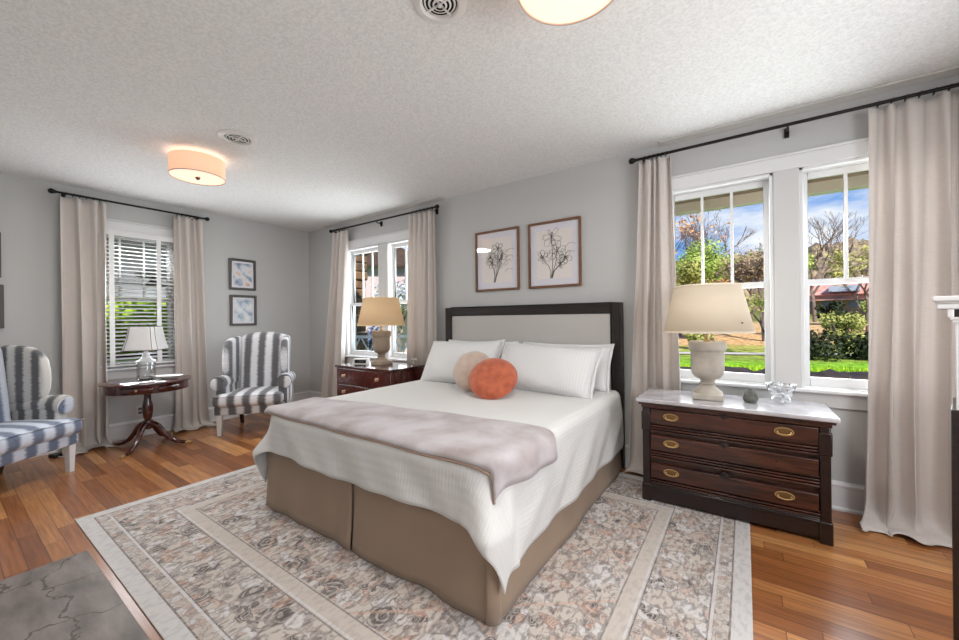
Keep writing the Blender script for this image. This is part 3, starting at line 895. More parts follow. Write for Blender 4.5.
zb, zt = RZ+.003, .42
xm = 3.93
sk = skirt_panel((BX0, BY0, 0), (xm-.01, BY0, 0), zb, zt, 2.0, .016, 1, (0, -1, 0)); sk.build('bed_skirt', skirt_m, bed, solid=.004, angle=80)
sk = skirt_panel((xm+.01, BY0, 0), (BX1-.015, BY0, 0), zb, zt, 1.6, .018, 2, (0, -1, 0)); sk.build('bed_skirt', skirt_m, bed, solid=.004, angle=80)
sk = skirt_panel((BX1, BY0+.015, 0), (BX1, BY1-.02, 0), zb, zt, 2.5, .010, 3, (1, 0, 0)); sk.build('bed_skirt', skirt_m, bed, solid=.004, angle=80)
sk = skirt_panel((BX0, BY0+.01, 0), (BX0, BY1-.02, 0), zb, zt, 2.5, .010, 4, (-1, 0, 0)); sk.build('bed_skirt', skirt_m, bed, solid=.004, angle=80)
# box pleats set back behind the gaps at the foot middle and at the corner
m = MB(); m.grid(lambda u, v: loc((xm-.07+.14*u, BY0+.012, zb+(zt-zb)*v)), 6, 4); m.build('pleat', skirt_m, bed, solid=.004)


def cornerpleat(u, v):
    a = -PI/2*(1-u)
    r = .035+.012*(1-v)
    return loc((BX1-.02+r*math.cos(a), BY0+.02+r*math.sin(a), zb+(zt-zb)*v))


MB().grid(cornerpleat, 10, 4).build('pleat', skirt_m, bed, solid=.004)

# coverlet: rings of a rounded rectangle spreading over the top and falling down three sides
def coverlet():
    r = .05; x0, x1, y0, y1 = BX0-.012+r, BX1+.012-r, BY0-.022+r, BY1-.05
    dl_, dr_, df_ = .42+r*.6, .43+r*.6, .24+r*.6
    def axis(lo, hi, n1, n2, n3, a, b):
        out = [lo+(a-lo)*i/n1 for i in range(n1)]+[a+(b-a)*i/n2 for i in range(n2)]+[b+(hi-b)*i/n3 for i in range(n3+1)]
        return out
    xs = axis(x0-dl_-.03, x1+dr_+.03, 26, 60, 26, x0, x1); ys = [y0-df_-.03+(df_+.03)*i/18 for i in range(18)]+[y0+(y1-y0)*i/60 for i in range(61)]

    def hang(e):
        if e < r*PI/2: return r*math.sin(e/r), r*(1-math.cos(e/r))
        return r, r+(e-r*PI/2)

    def fn(cx, cy):
        RC = .10
        p = cx-x1+RC if cx > x1-RC else (cx-x0-RC if cx < x0+RC else 0); q = min(0, cy-y0-RC)
        bx, by = min(max(cx, x0+RC), x1-RC), max(cy, y0+RC)
        rho = math.hypot(p, q)
        if rho < RC+1e-9:
            bx, by, rho = cx, cy, 0
        if rho == 0:
            z = BZ+.006+.004*math.sin(cx*7+cy*4)*math.sin(cy*6)
            return bx, by, z
        dx, dy = p/rho, q/rho
        ph = math.atan2(abs(q), abs(p))
        cor = math.sin(2*ph) if p and q else 0
        o_, dn = hang((rho-RC)*(1-.10*cor)); o_ += RC
        k = min(1, max(0, dn-.03)/.25)
        flare = .020*k+.010*k*math.sin(cx*9+1+cy*8.0)+.007*k*math.sin(cx*21+cy*17)
        flare += (.075*cor+.016*math.sin(8*ph+1)*cor)*k*k
        o2 = o_+flare
        hem = 1+.03*math.sin(cx*5.3)
        return bx+dx*o2, by+dy*o2, BZ+.006-dn*hem
    vs = []; uvs = []; W_ = len(xs)
    for cy in ys:
        for cx in xs:
            x, y, z = fn(cx, cy); vs.append(loc((x, y, max(z, RZ+.03)))); uvs.append((cx, cy))
    fs = [(j*W_+i, j*W_+i+1, (j+1)*W_+i+1, (j+1)*W_+i) for j in range(len(ys)-1) for i in range(W_-1)]
    me = bpy.data.meshes.new('coverlet'); me.from_pydata(vs, [], fs)
    uvl = me.uv_layers.new(name='UVMap')
    for lp in me.loops: uvl.data[lp.index].uv = uvs[lp.vertex_index]
    for f in me.polygons: f.use_smooth = True
    me.materials.append(coverlet_m)
    o = bpy.data.objects.new('coverlet', me); COL.objects.link(o); o.location = ob
    b = o.modifiers.new('solid', 'SOLIDIFY'); b.thickness = .008; b.offset = 1
    tag(o, 'white ribbed coverlet spread over the bed and hanging down its sides', 'bedspread')
    return o


coverlet()


# throw blanket folded across the foot of the bed
def throw():
    t = thing('throw_blanket', 'lilac beige velvet throw folded across the foot of the bed', 'blanket', (3.92, -1.85, BZ))
    o0 = Vector((3.92, -1.85, BZ))
    xl, xr, yb, yf = BX0+.0, BX1+.042, -1.565, BY0-.022

    def prof(u):
        """across the bed: flat on the top and down the right side"""
        rr = .06; ln = (xr-xl)-rr+rr*PI/2+.075; s = u*ln; flat = xr-xl-rr
        if s < flat: return xl+s, 0
        a = (s-flat)/rr
        if a < PI/2: return xl+flat+rr*math.sin(a), -rr*(1-math.cos(a))
        return xl+flat+rr+.10*(s-flat-rr*PI/2), -rr-(s-flat-rr*PI/2)

    def fn(u, v, h):
        x, dz = prof(u)
        k = (x-xl)/(xr-xl)
        back = yb-.20*(1-min(1, k*1.3))**1.5+.012*math.sin(k*9)
        y = back+(yf-back)*v
        z = BZ+.022+h+dz+.003*math.sin(x*11+v*6)*(1 if dz == 0 else .3)
        x += (.012*math.sin(v*13)+.02*math.sin(v*5))*min(1, -dz/.08)
        if v > .88:
            q = (v-.88)/.12; z -= .030*q*q
        ex, ey = x-(BX1-.14), (BY0+.14)-y
        if ex > 0 and ey > 0:
            hy_ = math.hypot(ex, ey)
            rc_ = .182+.16*min(.12, -dz)
            if hy_ > rc_:
                z -= (hy_-rc_)*.8 if dz == 0 else (hy_-rc_)*.3
                x = BX1-.14+ex/hy_*rc_; y = BY0+.14-ey/hy_*rc_
        return Vector((x, y, z))-o0
    MB().grid(lambda u, v: fn(u, v, .002), 72, 26).build('blanket', throw_m, t, solid=.012, angle=80)
    # lining edge showing along the folds
    MB().tube([fn(i/48, 1, -.004) for i in range(49)], .006, 8).build('edge_binding', throw_edge_m, t)
    MB().tube([fn(i/48, 0, -.002) for i in range(49)], .004, 8).build('edge_binding', throw_edge_m, t)


throw()


def pillow(name, label, cat, m, size, loc_, rot, group=None, flange=0, puff=1.0):
    sx, sy, sz = size

    def surf(sgn):
        def fn(u, v):
            a, b = 2*u-1, 2*v-1
            e = (1-abs(a)**2.6)*(1-abs(b)**2.6)
            pin = 1-.085*(1-abs(a)**2)*(abs(b)**3); pin2 = 1-.05*(1-abs(b)**2)*(abs(a)**3)
            z = sgn*sz/2*max(0, e)**.42*puff*(1+.06*math.sin(a*5+b*3+sgn))
            return (a*sx/2*pin2, z, b*sy/2*pin)
        return fn
    t = thing(name, label, cat, loc_, 0, group)
    t.rotation_euler = rot
    mb = MB(); mb.grid(surf(1), 26, 18); mb.grid(surf(-1), 26, 18)
    ob_ = mb.build('cover', m, t, angle=100)
    if flange:
        def fl(u, v):
            a = u*4; k = int(a) % 4; q = a-int(a)
            cs = [(-1, -1), (1, -1), (1, 1), (-1, 1)]
            p = Vector(cs[k]).lerp(Vector(cs[(k+1) % 4]), q)
            f = 1
            w = .006*math.sin(u*60)
            pin = 1-.085*(1-abs(p.x)**2)*(abs(p.y)**3); pin2 = 1-.05*(1-abs(p.y)**2)*(abs(p.x)**3)
            return (p.x*(sx/2*pin2+flange*(v-.15)), w*v, p.y*(sy/2*pin+flange*(v-.15)))
        MB().grid(fl, 80, 2, wrap_u=True).build('flange', m, t, solid=.005, angle=100)
    return t


PZ = BZ+.03
pillow('pillow', 'white pillow behind, against the left half of the headboard', 'pillow', pillow_m, (.86, .40, .15), (3.46, -.215, PZ+.165), (R(-20), 0, 0), 'white king pillows', .03)
pillow('pillow', 'white pillow behind, against the right half of the headboard', 'pillow', pillow_m, (.84, .40, .15), (4.40, -.215, PZ+.165), (R(-20), 0, 0), 'white king pillows', .03)
pillow('pillow', 'front white pillow on the left, behind the beige round cushion', 'pillow', pillow_m, (.84, .48, .27), (3.44, -.49, PZ+.165), (R(-33), R(-2), R(3)), 'white king pillows', .03)
pillow('pillow', 'front white striped pillow on the right, beside the orange round cushion', 'pillow', striped_m, (.91, .45, .28), (4.335, -.48, PZ+.16), (R(-33), R(2), R(-1)), 'white king pillows', .03)


def round_cushion(label, m, r, loc_, rot):
    t = thing('round_cushion', label, 'cushion', loc_, 0, 'round velvet cushions'); t.rotation_euler = rot
    prof = []
    for i in range(13):
        a = i/12*PI
        prof.append((max(1e-4, math.sin(a))**.72*r, -math.cos(a)*.070))
    mtx = Matrix.Rotation(PI/2, 4, 'X')
    mb = MB(); vs = []
    mb.lathe(prof, 44, mtx, cap=False)
    for i, (x, y, z) in enumerate(mb.v):
        ang = math.atan2(z, x); rr = math.hypot(x, z)/r
        k = 1+.012*math.sin(ang*16)*rr**4; y2 = y*(1-.12*max(0, 1-rr*3))
        mb.v[i] = (x*k, y2, z*k)
    mb.build('cover', m, t, angle=100)
    pts = [(r*.995*math.cos(2*PI*i/48), 0, r*.995*math.sin(2*PI*i/48)) for i in range(48)]
    MB().tube(pts, .006, 8, closed=True).build('piping', m, t)
    return t


round_cushion('round beige velvet cushion leaning on the left front pillow', beigevel_m, .178, (3.815, -.80, PZ+.155), (R(-26), R(0), R(14)))
round_cushion('round rust orange velvet cushion in front of the beige one', rust_m, .195, (4.10, -.92, PZ+.130), (R(-44), 0, R(22)))

# ------------------------------------------------------------------ marble topped dresser
dr = thing('dresser', 'dark mahogany dresser with grey marble top beside the bed', 'dresser', (5.66, -.37, 0))
od = Vector((5.66, -.37, 0))


def dl(p): return tuple(Vector(p)-od)


def dbox(mb, a, b): mb.box(dl(a), dl(b)); return mb


X0, X1, YF_, YB = 5.155, 6.160, -.575, -.165
fz = .012
dbox(MB(), (X0+.02, YF_+.02, .02), (X1-.02, YB, .70)).build('carcass', mahog_m, dr, bevel=.004)
m = dbox(MB(), (X0-.035, YF_-.055, .708), (X1+.035, YB+.01, .735)); m.build('marble_top', marble_m, dr, bevel=.008, bseg=3)
m = dbox(MB(), (X0-.02, YF_-.035, .690), (X1+.02, YB, .709)); dbox(m, (X0-.005, YF_-.018, .668), (X1+.005, YB, .692)); m.build('top_moulding', mahog_m, dr, bevel=.004)
for x in (X0, X1-.05):
    m = dbox(MB(), (x, YF_-.012, .0 if x != X0 else RZ), (x+.05, YF_+.05, .67))
    dbox(m, (x-.006, YF_-.018, .505), (x+.056, YF_+.04, .64)); dbox(m, (x-.006, YF_-.018, .0 if x != X0 else RZ), (x+.056, YF_+.04, .13))
    m.build('corner_post', mahog_dark_m, dr, bevel=.008)
m = dbox(MB(), (X0+.05, YF_-.006, .022), (X1-.05, YF_+.03, .115)); dbox(m, (X0+.05, YF_-.014, .113), (X1-.05, YF_+.03, .128)); dbox(m, (X0+.05, YF_-.01, .128), (X1-.05, YF_+.03, .138))
m.build('plinth', mahog_dark_m, dr, bevel=.004)


def oval_pull(x, z, par, y=YF_-.016):
    m = MB(); c = dl((x, y, z))
    mm = Matrix.Translation(c) @ Matrix.Rotation(PI/2, 4, 'X') @ Matrix.Diagonal((1, .5, 1, 1))
    m.lathe([(.046, -.002), (.044, .002), (.036, .003), (.001, .003)], 32, mm, cap=False)
    m.build('pull_plate', brass_dark_m, par)
    m = MB(); m.tube([mm @ Vector((.045*math.cos(a), .045*math.sin(a), .003)) for a in [2*PI*i/40 for i in range(40)]], .0032, 6, closed=True)
    m.build('pull_rim', brass_m, par)
    m = MB(); pts = [(c[0]+.032*math.cos(a), c[1]-.012-.004*math.sin(a), c[2]-.004-.011*math.sin(a)) for a in [PI*i/12 for i in range(13)]]
    m.tube(pts, .0034, 8)
    for s in (-1, 1): m.ball((c[0]+s*.032, c[1]-.008, c[2]-.002), .006, seg=10, rings=6)
    m.build('pull_bail', brass_m, par)


for k, z in enumerate((.618, .434, .236)):
    m = dbox(MB(), (X0+.055, YF_-.016, z-.052), (X1-.055, YF_+.02, z+.044)); 
    drw = m.build('drawer', mahog_m, dr, bevel=.004)
    rb = MB()
    for q in range(4):
        dbox(rb, (X0+.05, YF_-.006-.003*(q % 2), z-.062-.018*q), (X1-.05, YF_+.02, z-.052-.018*q))
    if k < 3: rb.build('reeded_rail', mahog_m, drw, bevel=.002)
    oval_pull(5.34, z, drw)
    if k != 1: oval_pull(5.95, z, drw)
    else:
        for s in (-.038, .038):
            c = dl((5.95+s, YF_-.017, z)); mm = Matrix.Translation(c) @ Matrix.Rotation(PI/2, 4, 'X')
            MB().lathe([(.006, -.001), (.006, .001), (.002, .002)], 12, mm).build('screw_hole', mahog_dark_m, drw)
    c = dl((5.648, YF_-.017, z+.053)); e = MB()
    e.prism([(.030, 0), (.012, .012), (0, .030), (-.012, .012), (-.030, 0), (-.012, -.012), (0, -.030), (.012, -.012)], -.005, .006, Matrix.Translation(c) @ Matrix.Rotation(PI/2, 4, 'X'))
    e.prism([(.010, 0), (0, .010), (-.010, 0), (0, -.010)], .005, .010, Matrix.Translation(c) @ Matrix.Rotation(PI/2, 4, 'X'))
    e.build('carved_escutcheon', mahog_dark_m, drw, bevel=.002)


def urn_lamp(label, loc_, body_m, shade_m, watts):
    t = thing('table_lamp', label, 'lamp', loc_, R(4), 'plaster urn lamps with tapered shades')
    m = MB(); m.box((-.092, -.092, 0), (.092, .092, .04)); m.build('base', body_m, t, bevel=.005)
    m = MB(); m.lathe([(.088, .04), (.085, .052), (.06, .075), (.046, .088), (.046, .098), (.054, .106), (.044, .112), (.044, .128), (.054, .137),
                       (.080, .150), (.096, .172), (.102, .20), (.103, .33), (.110, .335), (.115, .345), (.116, .388), (.112, .398), (.102, .402), (.088, .396), (.001, .392)], 44, cap=False)
    m.build('urn', body_m, t, angle=50)
    m = MB(); m.lathe([(.022, .392), (.022, .405), (.012, .412), (.012, .45), (.020, .455), (.020, .50), (.0001, .502)], 20, cap=False)
    m.tube([(0, .001, .45), (-.06, 0, .50), (-.07, 0, .62), (-.02, 0, .75), (0, 0, .765), (.02, 0, .75), (.07, 0, .62), (.06, 0, .50), (0, -.001, .45)], .003, 6)
    m.build('socket_and_harp', brass_m, t)
    m = MB(); zb_, zt_ = .470, .785; rb_, rt_ = .274, .203
    m.lathe([(rb_, zb_), (rt_, zt_)], 56, cap=False)
    sh = m.build('lamp_shade', shade_m, t, solid=.003)
    for r_, z_ in ((rb_, zb_), (rt_, zt_)):
        MB().lathe([(r_+.001, z_-.007), (r_+.004, z_-.007), (r_+.003, z_+.007), (r_, z_+.007)], 56, cap=False).build('shade_trim', shade_m, sh)
    m = MB(); m.lathe([(.0001, .812), (.010, .806), (.006, .797), (.012, .787), (.012, .777), (.0001, .775)], 14, cap=False)
    for k in range(3):
        a = 2*PI*k/3+.4; m.tube([(0, 0, .778), (rt_*math.cos(a), rt_*math.sin(a), .780)], .002, 6)
    m.build('finial', brass_m, t)
    light('lamp_bulb', 'POINT', (0, 0, .56), watts, (1, .87, .70), None, .03, parent=t)
    return t


LR = urn_lamp('plaster urn lamp with cream shade on the marble topped dresser', (5.545, -.375, .736), stone_m, shade_cream_m, .5)
# a small round tag on the cream shade
c = MB().ball((0, 0, 0), .008, 1, .4, .7, 10, 6); c.v = [tuple(Vector(v)+Vector((.192, -.180, .530))) for v in c.v]; c.build('shade_stud', hub_m, LR)

# stone artichoke and cut glass bowl
t = thing('artichoke_ornament', 'small grey stone artichoke ornament between lamp and glass bowl', 'ornament', (5.79, -.375, .736))
MB().lathe([(.03, 0), (.036, .004), (.036, .012), (.025, .018)], 24).build('base', arti_m, t)
m = MB()
for k, (n_, r_, z_, s_) in enumerate([(7, .034, .032, .024), (7, .030, .046, .022), (6, .022, .058, .019), (4, .012, .068, .016)]):
    for i in range(n_):
        a = 2*PI*(i+.5*(k % 2))/n_
        mm = Matrix.Translation((r_*math.cos(a)*.8, r_*math.sin(a)*.8, z_)) @ Matrix.Rotation(a, 4, 'Z') @ Matrix.Rotation(R(-20+12*k), 4, 'Y')
        m.ball((0, 0, 0), s_, .62, .95, 1.05, 10, 7, mm)
m.ball((0, 0, .04), .028)
m.build('leaves', arti_m, t)
m = MB(); m.lathe([(.010, .076), (.013, .084), (.010, .09), (.0001, .091)], 12, cap=False); m.build('stem', arti_m, t)

t = thing('glass_bowl', 'footed cut glass bowl with scalloped rim on the marble top', 'bowl', (5.955, -.30, .736))
prof = [(.001, .030), (.033, .030), (.046, .037), (.060, .058), (.074, .090), (.083, .122), (.079, .122), (.070, .090), (.056, .060), (.041, .042), (.001, .038)]
mb = MB().lathe(prof, 64, cap=False)
for i, (x, y, z) in enumerate(mb.v):
    if z > .1:
        a = math.atan2(y, x); mb.v[i] = (x, y, z+.003*abs(math.sin(a*9)))
mb.build('bowl', crystal_m, t)
for k in range(3):
    a = 2*PI*k/3+.5
    mm = Matrix.Translation((.042*math.cos(a), .042*math.sin(a), .016))
    MB().ball((0, 0, 0), .017, 1, 1, 1, 12, 8, mm).build('foot', crystal_m, t)

# ------------------------------------------------------------------ mahogany chest beside the left of the bed
ch = thing('chest_of_drawers', 'polished red mahogany chest with brass knobs left of the bed', 'chest', (2.21, -.43, 0))
oc = Vector((2.21, -.43, 0))


def cl(p): return tuple(Vector(p)-oc)


cx0, cx1, cyf, cyb = 1.745, 2.68, -.715, -.20
MB().box(cl((cx0, cyf, .06)), cl((cx1, cyb, .752))).build('carcass', mahog_red_m, ch, bevel=.004)
MB().box(cl((cx0-.015, cyf-.018, .752)), cl((cx1+.015, cyb, .78))).build('top', table_m, ch, bevel=.006, bseg=3)
MB().box(cl((cx0+.0, cyf-.006, .0)), cl((cx1, cyb, .06))).build('plinth', mahog_dark_m, ch, bevel=.004)
for z0, z1 in [(.565, .742), (.385, .553), (.225, .373), (.075, .213)]:
    d_ = MB().box(cl((cx0+.02, cyf-.014, z0)), cl((cx1-.02, cyf+.02, z1))).build('drawer', mahog_red_m, ch, bevel=.004)
    for x in (1.915, 2.495):
        c = cl((x, cyf-.014, (z0+z1)/2+.01)); mm = Matrix.Translation(c) @ Matrix.Rotation(PI/2, 4, 'X')
        MB().lathe([(.020, 0), (.020, .003), (.008, .006), (.008, .014), (.019, .019), (.022, .027), (.016, .034), (.0001, .036)], 24, mm, cap=False).build('knob', knob_m, d_)
urn_lamp('lit taupe urn lamp with tan shade on the red mahogany chest', (2.205, -.42, .781), stone_dark_m, shade_lit_m, .9)
# small framed clock, clear jar
t = thing('desk_clock', 'small white framed box with dark face beside the tan lamp', 'clock', (1.93, -.50, .781), R(20))
m = MB(); m.box((-.10, -.03, 0), (-.082, .03, .062)); m.box((.082, -.03, 0), (.10, .03, .062)); m.box((-.082, -.03, .050), (.082, .03, .062)); m.box((-.082, -.03, 0), (.082, .03, .006)); m.build('case', bright_m, t, bevel=.003)
MB().box((-.082, -.012, .006), (.082, -.006, .05)).build('face', dark_m, t)
m = MB(); m.box((-.03, -.0135, .020), (.03, -.0115, .034)); m.build('display', frame_grey_m, t)
t = thing('glass_jar', 'small clear glass jar with white rim at the chest end', 'jar', (2.56, -.24, .781))
MB().lathe([(.001, .002), (.028, .002), (.032, .006), (.032, .062), (.029, .062), (.029, .008), (.001, .006)], 28, cap=False).build('body', jar_m, t)
MB().lathe([(.033, .060), (.034, .064), (.033, .070), (.029, .070), (.028, .062)], 28, cap=False).build('lid', ceram_m, t)

# ------------------------------------------------------------------ pedestal table with lamp and dish
pt = thing('pedestal_table', 'small oval mahogany pedestal table under the blinds', 'table', (.56, -2.18, 0), R(0))
SX, SY = 1.12, 1.10
mm = Matrix.Diagonal((SX, SY, 1, 1))
MB().lathe([(.30, .682), (.335, .684), (.345, .69), (.345, .697), (.338, .703), (.0001, .703)], 56, mm, cap=False).build('tabletop', table_m, pt)
ap = MB().lathe([(.29, .60), (.318, .60), (.318, .683), (.29, .683)], 56, mm, cap=False).build('apron', table_m, pt)
for a0, kn in ((R(-28), True), (R(20), False)):
    m = MB()
    def strip(u, v):
        a = a0+R(-20)+R(40)*u
        return (.3215*SX*math.cos(a), .3215*SY*math.sin(a), .61+.062*v)
    m.grid(strip, 12, 2); d_ = m.build('drawer', table_m, pt, solid=.006, bevel=.001)
    if kn:
        MB().ball((.335*SX*math.cos(a0), .335*SY*math.sin(a0), .642), .011).build('knob', knob_m, d_)
MB().lathe([(.07, .605), (.06, .595), (.035, .588), (.034, .57), (.030, .54), (.032, .50), (.040, .46), (.046, .42), (.046, .37), (.038, .31), (.030, .285), (.030, .278), (.045, .272), (.047, .262), (.040, .252), (.042, .24), (.042, .20), (.03, .185), (.001, .183)], 32, cap=False).build('pedestal', table_m, pt)
for k, a in enumerate((R(-44), R(46), R(136), R(-146))):
    pts = [(.02, .235), (.06, .232), (.10, .205), (.145, .14), (.20, .075), (.27, .035), (.335, .022), (.365, .022)]
    P3 = [(r_*math.cos(a), r_*math.sin(a), z_) for r_, z_ in pts]
    lg = MB().tube(P3, [.030, .030, .028, .025, .022, .019, .017, .015], 12).build('leg', table_m, pt)
    MB().tube([((.355)*math.cos(a), .355*math.sin(a), .021), (.405*math.cos(a), .405*math.sin(a), .016)], [.0165, .013], 12).build('toe_cap', brass_m, lg)

t = thing('table_lamp', 'clear glass jar lamp with white cut corner shade on pedestal table', 'lamp', (.545, -2.185, .704), R(-35))
MB().lathe([(.060, 0), (.075, .003), (.078, .012), (.078, .175), (.072, .188), (.071, .188), (.074, .172), (.074, .014), (.06, .008), (.001, .008)], 36, cap=False).build('glass_base', jar_m, t)
MB().lathe([(.001, .004), (.058, .004), (.058, .018), (.001, .020)], 28, cap=False).build('pebbles', arti_m, t)
MB().lathe([(.076, .184), (.080, .188), (.078, .198), (.060, .212), (.040, .228), (.032, .25), (.030, .285), (.018, .295), (.016, .34), (.001, .34)], 32, cap=False).build('neck', ceram_m, t)


def bell(u, v):
    a = 2*PI*u
    hw = .172-.036*v+.020*(1-v)**3; hd = .145-.030*v+.018*(1-v)**3
    # rectangle with cut-in corners
    c, s = math.cos(a), math.sin(a); e = 5
    r_ = 1/((abs(c)**e+abs(s)**e)**(1/e))
    k = 1-.07*max(0, 1-abs(abs(abs(c)-abs(s)))/.22)
    return (hw*c*r_*k, hd*s*r_*k, .318+.245*v)


sh = MB().grid(bell, 96, 14, wrap_u=True).build('lamp_shade', shade_white_m, t, solid=.003, angle=70)
for v in (0, 1): MB().tube([Vector(bell(i/96, v)) for i in range(96)], .004, 6, closed=True).build('shade_trim', frame_grey_m, sh)
for u in (.105, .145, .355, .395, .605, .645, .855, .895):
    MB().tube([Vector(bell(u, v/10)) for v in range(11)], .003, 6).build('shade_piping', frame_grey_m, sh)
t = thing('dish', 'white oval dish on the pedestal table right of the glass lamp', 'dish', (.68, -2.03, .704), R(40))
MB().lathe([(.001, .004), (.05, .002), (.055, .006), (.085, .022), (.105, .036), (.102, .038), (.083, .027), (.05, .010), (.001, .009)], 36, Matrix.Diagonal((1.25, .85, 1, 1)), cap=False).build('bowl', ceram_m, t)

# ------------------------------------------------------------------ wingback armchairs
sx_m = stripe_mat('grey_white_stripe_across', 'X'); sy_m = stripe_mat('grey_white_stripe_along', 'Y', .17, .9)
sx2_m = stripe_mat('blue_grey_stripe_across', 'X', .175, PI*.55, (100, 112, 136), (206, 214, 228)); sy2_m = stripe_mat('grey_cream_stripe_along', 'Y', .13, .5, (92, 92, 94), (204, 202, 198))


def wing_chair(label, loc_, rz, mx_, my_, wide=.90):
    t = thing('wing_armchair', label, 'armchair', loc_, rz, 'striped wing armchairs'); t.scale = (wide, .95, 1)
    # seat base, cushion
    sb = rbox((-.365, -.335, .235), (.365, .30, .35), .025, sub=8, bulge=.006); sb.build('seat_base', mx_, t)
    q = rbox((-.29, -.385, .335), (.29, .22, .475), .045, sub=9, bulge=.022)
    for s in (-1, 1):
        w_ = rbox((s*.22-.145, -.385, .335), (s*.22+.145, -.20, .470), .045, sub=6, bulge=.01)
        q.add(w_.v, w_.f)
    cu = q.build('seat_cushion', mx_, t)
    MB().tube([(-.36, -.38, .455), (-.2, -.39, .462), (0, -.395, .463), (.2, -.39, .462), (.36, -.38, .455)], .006, 8).build('piping', mx_, cu)
    # back: curved top, leaning backwards
    def back(u, v):
        a = 2*u-1
        return a, v
    mb = MB()
    def bk(face):
        def fn(u, v):
            a = 2*u-1
            w_ = .245+.035*v
            x = a*w_
            top = 1.175-.05*abs(a)**2.2
            z = .40+(top-.40)*v
            y0_ = .155+.17*(z-.40)
            rim = max(0, 1-(1-v)/.10) if v > .9 else 0
            edge = max(abs(a), 0)
            rd = (1-max(0, (edge-.86)/.14)**2)**.5 if edge > .86 else 1
            rt_ = (1-max(0, (v-.92)/.08)**2)**.5 if v > .92 else 1
            th = .075*rd*rt_
            bul = .03*(1-a*a)*math.sin(PI*min(1, v*1.02))
            y = y0_+.05-th-bul if face == 0 else y0_+.05+th*.75
            return (x, y, z)
        return fn
    mb.grid(bk(0), 26, 26); g2 = MB().grid(bk(1), 26, 26); mb.add(g2.v, g2.f)
    # close the rim
    mb.build('backrest', mx_, t, angle=70)
    for s in (-1, 1):
        # wing: soft slab cut to a curved side outline in y-z
        out = [(.21, .60), (.02, .60), (-.045, .64), (-.075, .72), (-.082, .80), (-.078, .90), (-.06, .99), (-.02, 1.06), (.05, 1.10), (.14, 1.12), (.245, 1.125), (.29, 1.12), (.275, .95)]
        k = len(out); wb = MB(); rows = [(-.041, .3), (-.041, .6), (-.040, .88), (-.034, .95), (-.018, .99), (0, 1.0), (.018, .99), (.034, .95), (.040, .88), (.041, .6), (.041, .3)]
        cy = sum(p[0] for p in out)/k; cz = sum(p[1] for p in out)/k
        vs = []
        for off_, sc_ in rows:
            for (y, z) in out:
                yy = cy+(y-cy)*sc_; zz = cz+(z-cz)*sc_
                flare = .035*max(0, (.25-yy)/.3)
                vs.append((s*(.295+off_*s*0+flare)+off_, yy, zz))
        fs = [tuple(range(k))[::-1], tuple((len(rows)-1)*k+i for i in range(k))]
        for j in range(len(rows)-1):
            for i in range(k): fs.append((j*k+i, j*k+(i+1) % k, (j+1)*k+(i+1) % k, (j+1)*k+i))
        wb.add(vs, fs); wb.build('wing', my_, t, angle=180)
        # arm: side panel and rolled top that flares outwards with a scrolled front
        ab = rbox((s*.335-.045, -.17, .30), (s*.335+.045, .25, .585), .03, sub=6, bulge=.006)
        arm = ab.build('arm', my_, t)
        pts = [(s*.335, .24, .585), (s*.340, .05, .592), (s*.348, -.06, .595), (s*.360, -.15, .59), (s*.366, -.205, .582)]
        rl = MB().tube(pts, [.066, .070, .076, .084, .086], 20); rl.build('arm_roll', my_, arm, angle=60)
        sc_ = MB()
        sp = [(s*.366+(.076-.0085*i)*math.cos(i*.75+PI/2*0)*1, -.208-.0012*i, .582+(.076-.0085*i)*math.sin(i*.75)) for i in range(9)]
        sc_.tube(sp, .008, 8); sc_.ball((s*.366, -.207, .582), .080, 1, .16, 1, 20, 10); sc_.build('scroll_front', mx_, arm)
        fp = rbox((s*.343-.05, -.195, .25), (s*.343+.05, -.15, .56), .02, sub=5); fp.build('arm_front', my_, arm)
    for s in (-1, 1):
        m = MB(); mm = Matrix.Translation((s*.315, -.29, 0))
        m.add([(-.022, -.022, 0), (.022, -.022, 0), (.022, .022, 0), (-.022, .022, 0), (-.03, -.03, .25), (.03, -.03, .25), (.03, .03, .25), (-.03, .03, .25)], [(0, 3, 2, 1), (4, 5, 6, 7), (0, 1, 5, 4), (1, 2, 6, 5), (2, 3, 7, 6), (3, 0, 4, 7)], mm)
        m.build('leg', chairwhite_m, t, bevel=.004)
        m = MB(); mm = Matrix.Translation((s*.28, .26, 0))
        m.add([(-.018, .05, 0), (.018, .05, 0), (.018, .085, 0), (-.018, .085, 0), (-.024, -.02, .25), (.024, -.02, .25), (.024, .025, .25), (-.024, .025, .25)], [(0, 3, 2, 1), (4, 5, 6, 7), (0, 1, 5, 4), (1, 2, 6, 5), (2, 3, 7, 6), (3, 0, 4, 7)], mm)
        m.build('leg', darkleg_m, t, bevel=.004)
    return t


wing_chair('grey and white striped wing armchair in the far corner', (.811, -1.191, 0), R(48), sx_m, sy_m, .97)
wing_chair('blue grey striped wing armchair at the left edge of the photo', (.802, -3.185, 0), R(125), sx2_m, sy2_m)
t = thing('power_adapter', 'small black plug adapter on the floor under the left armchair', 'adapter', (.22, -2.80, 0), R(20))
MB().box((-.045, -.03, 0), (.045, .03, .035)).build('body', dark_m, t, bevel=.006)
MB().tube([(.04, 0, .012), (.09, .02, .006), (.11, .10, .005), (.04, .16, .005), (-.06, .19, .005)], .004, 8).build('cord', bright_m, t)

